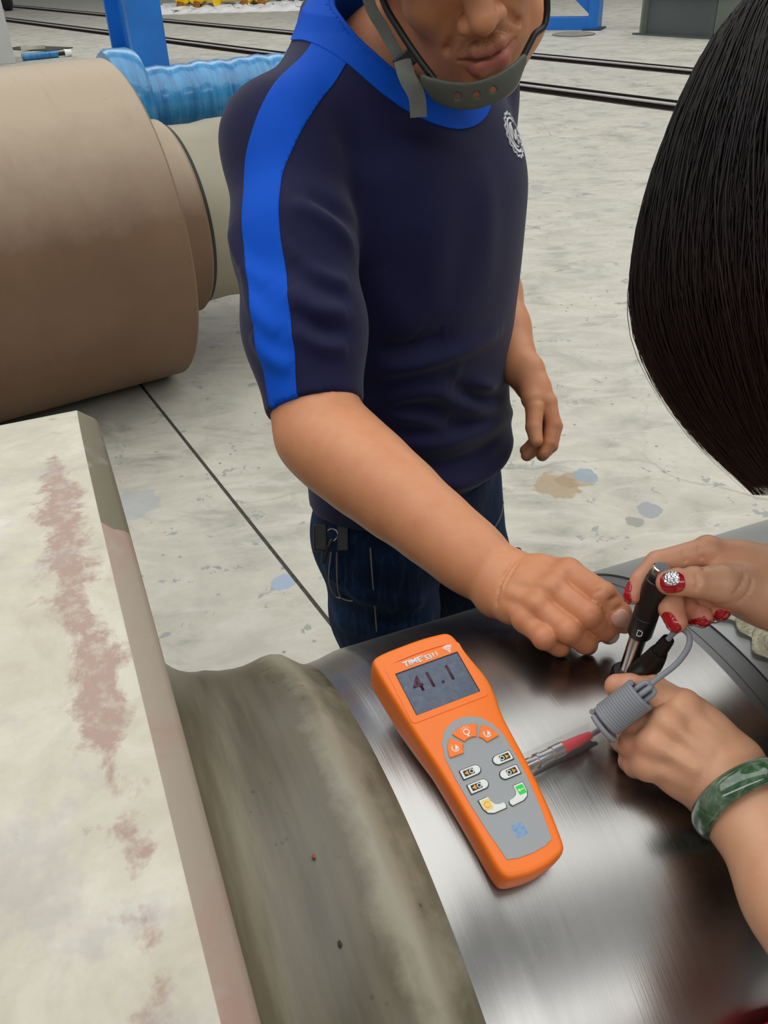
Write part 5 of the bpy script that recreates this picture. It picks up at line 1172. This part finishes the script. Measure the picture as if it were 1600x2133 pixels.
bf = onz(318, 150); leg('gantry_leg', bf, bf + np.array([-0.62, 1.25, 0]), 0.46, 'blue steel gantry leg rising behind the blue-wrapped roll')
bf = onz(1238, 61); leg('gantry_leg', bf, bf + np.array([-1.35, 0.62, 0]), 0.34, 'blue steel gantry leg right of the man\'s face')
# grey machine base
M_GREY = plain('dark_grey_machine_paint', (78, 84, 84), 0.5, 0, 0.1, 2); M_GREYL = plain('grey_green_plate', (104, 112, 104), 0.5, 0, 0.1, 2)
g0, g1, g2 = onz(1338, 72), onz(1484, 81), onz(1575, 74)
mb = empty('machine_base', g1, 'dark grey welded machine base with posts, beyond the rails at the right', 'machine base')
up = np.array([0, 0, 1.0]); H_ = 0.56
d1 = nrm(g1-g0); d2 = nrm(g2-g1)
m = MB(); m.bar(g0+up*H_/2, g1+up*H_/2, 0.03, H_); m.build('front_web', M_GREY, mb)
m = MB(); m.bar(g1+up*H_/2, g2+up*H_/2, 0.03, H_); m.build('side_web', M_GREYL, mb)
m = MB(); m.bar(g0+up*H_/2+d2*1.5, g1+up*H_/2+d2*1.5, 0.03, H_); m.build('rear_web', M_GREY, mb)
for z, t_ in ((0.012, 0.024), (H_, 0.03)):
    m = MB(); m.add([g0-d1*.08-d2*.1+up*(z-t_/2), g1+d1*.1-d2*.1+up*(z-t_/2), g1+d1*.1+d2*1.7+up*(z-t_/2), g0-d1*.08+d2*1.7+up*(z-t_/2),
                     g0-d1*.08-d2*.1+up*(z+t_/2), g1+d1*.1-d2*.1+up*(z+t_/2), g1+d1*.1+d2*1.7+up*(z+t_/2), g0-d1*.08+d2*1.7+up*(z+t_/2)],
                    [(0,3,2,1),(4,5,6,7),(0,1,5,4),(1,2,6,5),(2,3,7,6),(3,0,4,7)]); m.build('flange', M_GREY, mb)
for q in (g0+d1*0.06-d2*0.05, g0+d1*0.12+d2*1.5):
    m = MB(); m.box(q+up*(H_/2), (0.03, 0.1, H_-0.03), [d1, d2, up]); m.build('stiffener', M_GREYL, mb)
for q in (g0+d1*0.1, g1-d1*0.06, g1+d2*0.28-d1*0.02, g0+d1*0.1+d2*1.4, g1+d2*1.3):
    m = MB(); m.box(q+up*(H_+0.75), (0.12, 0.12, 1.5), [d1, d2, up]); m.build('post', M_GREYL, mb, bevel=0.004)
m = MB(); m.add([p for z in (H_+0.03, H_+0.6) for p in (g0+d1*.35+d2*.15+up*z, g1-d1*.25+d2*.15+up*z, g1-d1*.25+d2*1.0+up*z, g0+d1*.35+d2*1.0+up*z)], [(0,3,2,1),(4,5,6,7),(0,1,5,4),(1,2,6,5),(2,3,7,6),(3,0,4,7)])
m.build('gearbox', plain('black_machine_oil', (24, 26, 27), 0.4), mb, bevel=0.02)
# yellow clamp on white sheet
M_YEL = plain('yellow_enamel', (244, 200, 10), 0.4, 0, 0.12, 5); M_SHEET = plain('white_sheet', (240, 240, 240), 0.8, 0, 0.04, 3, bump=0.3, bsc=8)
y0 = onz(460, 24); ex = nrm(onz(540, 22)-onz(400, 26)); ey = np.array([-ex[1], ex[0], 0])
rs = np.random.RandomState(5); nx, ny = 44, 14; v = []; f2 = []
for i in range(nx+1):
    for j in range(ny+1):
        u = i/nx; w = j/ny; e = min(u, 1-u, w, 1-w); p = y0+ex*(-2.2+4.6*u)+ey*(-0.55+1.75*w)+ex*0.12*math.sin(j*1.7)+ey*0.08*math.sin(i*1.3+j)
        v.append((p[0], p[1], 0.006+min(1, e*9)*(0.05+0.11*rs.rand())))
for i in range(nx):
    for j in range(ny): f2.append((i*(ny+1)+j, (i+1)*(ny+1)+j, (i+1)*(ny+1)+j+1, i*(ny+1)+j+1))
o = pydata('white_sheet', v, f2, M_SHEET, None, True); tag(o, 'crumpled white sheet on the floor under the yellow clamp', 'sheet'); md = o.modifiers.new('t', 'SOLIDIFY'); md.thickness = 0.01
yc = empty('yellow_clamp', y0+ey*0.35, 'yellow lifting clamp with round jaw plates on the white sheet', 'clamp')
b = y0+ey*0.35+up*0.08
m = MB(); m.bar(b+ex*-0.75+up*0.22, b+ex*0.75+up*0.22, 0.3, 0.20); m.build('cross_beam', M_YEL, yc, bevel=0.02)
for sg in (-1, 1):
    for dx, rr, zz in ((0.62, 0.24, 0.30), (0.98, 0.22, 0.28), (0.80, 0.22, 0.50)):
        c = b+ex*sg*dx+up*zz-ey*0.26; m = MB(); m.revolve(c, ey, up, [(0, 0.05), (0, rr-0.03), (0.03, rr), (0.42, rr), (0.45, rr-0.03), (0.45, 0.05)], 28); m.build('jaw_plate', M_YEL, yc, smooth=30)
    for dx in (0.58, 1.0):
        m = MB(); m.bar(b+ex*sg*dx+up*0.14-ey*0.3, b+ex*sg*(dx+0.04)+up*-0.04-ey*0.34, 0.14, 0.12); m.build('jaw_foot', plain('rusty_jaw', (150, 92, 40), 0.7, 0, 0.3, 20), yc, bevel=0.01)
m = MB(); m.revolve(b+ex*-0.1+up*0.1-ey*0.3, ey, up, [(0, 0.02), (0, 0.09), (0.1, 0.09), (0.1, 0.02)], 18); m.build('hook_eye', M_YEL, yc, smooth=30)
# grey beam right of the clamp
t0 = onz(572, 26)+ey*1.0; tr = empty('steel_beam', t0, 'long grey steel beam with two white stickers behind the white sheet', 'steel beam')
m = MB(); m.bar(t0+ex*-0.4+up*0.2+ey*0.8, t0+ex*5+up*0.2+ey*0.8, 0.5, 0.06); m.build('top_flange', plain('mill_grey', (150, 152, 150), 0.5, 0.3), tr)
m = MB(); m.bar(t0+ex*-0.4+up*0.1+ey*0.6, t0+ex*5+up*0.1+ey*0.6, 0.05, 0.2); m.build('web', M_GREY, tr)
m = MB(); m.bar(t0+ex*-2.4+up*0.5+ey*1.6, t0+ex*5+up*0.5+ey*1.6, 0.4, 0.5); m.build('stacked_beam', plain('black_machine_oil', (24, 26, 27), 0.4), tr)
for k in (0, 1):
    m = MB(); m.box(t0+ex*(0.45+0.28*k)+up*0.11+ey*0.57, (0.17, 0.01, 0.12), [ex, ey, up]); m.build('sticker', M_SHEET, tr)
# small things at the far left
q = onz(18, 22); wh = empty('trolley_wheel', q, 'dark wheel of a trolley at the upper left corner', 'wheel')
m = MB(); m.revolve(q+up*0.42, (1, 0.2, 0), up, [(-0.12, 0.1), (-0.12, 0.38), (-0.08, 0.42), (0.08, 0.42), (0.12, 0.38), (0.12, 0.1)], 40); m.build('tyre', plain('black_tyre', (26, 27, 26), 0.7), wh, smooth=30)
m = MB(); m.revolve(q+up*0.42, (1, 0.2, 0), up, [(-0.13, 0.02), (-0.13, 0.2), (0.13, 0.2), (0.13, 0.02)], 24); m.build('hub', M_GREY, wh, smooth=30)
q = onz(-6, 124); pb = empty('pale_crate', q, 'pale grey steel crate at the left edge behind the brown roll', 'crate')
m = MB(); fr = onz(34, 132); e2 = nrm(np.array([fr[0], fr[1], 0])+np.array([-0.4, 0, 0])); e1 = np.array([e2[1], -e2[0], 0])
m.box(fr-e1*1.0+e2*0.5+up*0.45, (2.0, 1.0, 0.9), [e1, e2, up]); m.build('body', plain('pale_grey_panel', (196, 196, 192), 0.55, 0, 0.05, 3), pb, bevel=0.01)
m = MB(); m.box(fr-e1*1.0+e2*0.5+up*0.92, (2.04, 1.04, 0.04), [e1, e2, up]); m.build('lid', plain('pale_grey_panel2', (186, 187, 184), 0.55), pb, bevel=0.006)
a, b2 = onz(48, 127), onz(150, 117)
bp = empty('blue_tube', a, 'thin blue wrapped tube lying on the floor beyond the brown roll', 'tube')
m = MB(); m.tube([a+up*0.05, a+(b2-a)*0.72+up*0.05], 0.05, 14); m.build('tube', M_BFILM, bp, smooth=40)
m = MB(); m.tube([a+(b2-a)*0.72+up*0.05, a+(b2-a)*0.86+up*0.05], [0.03, 0.03], 12); m.build('sleeve', plain('black_rubber_and_groove', (22, 21, 20), 0.6), bp, smooth=40)
m = MB(); m.tube([a+(b2-a)*0.86+up*0.05, b2+up*0.05], [0.06, 0.045], 12); m.build('white_cap', M_SHEET, bp, smooth=40)
a, b2, c2 = onz(30, 100), onz(128, 104), onz(44, 121)
m = MB(); n_ = nrm(b2-a); m.box((a+b2)/2+up*0.008, (np.linalg.norm(b2-a), 0.5, 0.016), [n_, np.array([-n_[1], n_[0], 0]), up])
o = m.build('floor_plate', plain('oily_dark_plate', (70, 68, 58), 0.45, 0.2, 0.3, 4)); tag(o, 'dark oily steel plate on the floor beyond the brown roll', 'steel plate')
m = MB(); m.bar(onz(45, 108)+up*0.05, onz(95, 104)+up*0.05, 0.07, 0.06); o = m.build('pale_bar', plain('pale_bar', (206, 205, 190), 0.5)); tag(o, 'pale square bar lying on the dark floor plate', 'bar')
q = onz(1195, 72); m = MB(); m.revolve((q[0], q[1], 0.001), (0, 0, 1), (1, 0, 0), [(0, 0.02), (0, 0.33), (0.012, 0.34), (0.016, 0.32), (0.016, 0.02)], 40); o = m.build('manhole_cover', plain('worn_iron', (132, 128, 118), 0.7, 0, 0.2, 12, bump=0.3), None, smooth=30); tag(o, 'round iron cover flush in the floor before the right gantry leg', 'floor cover')
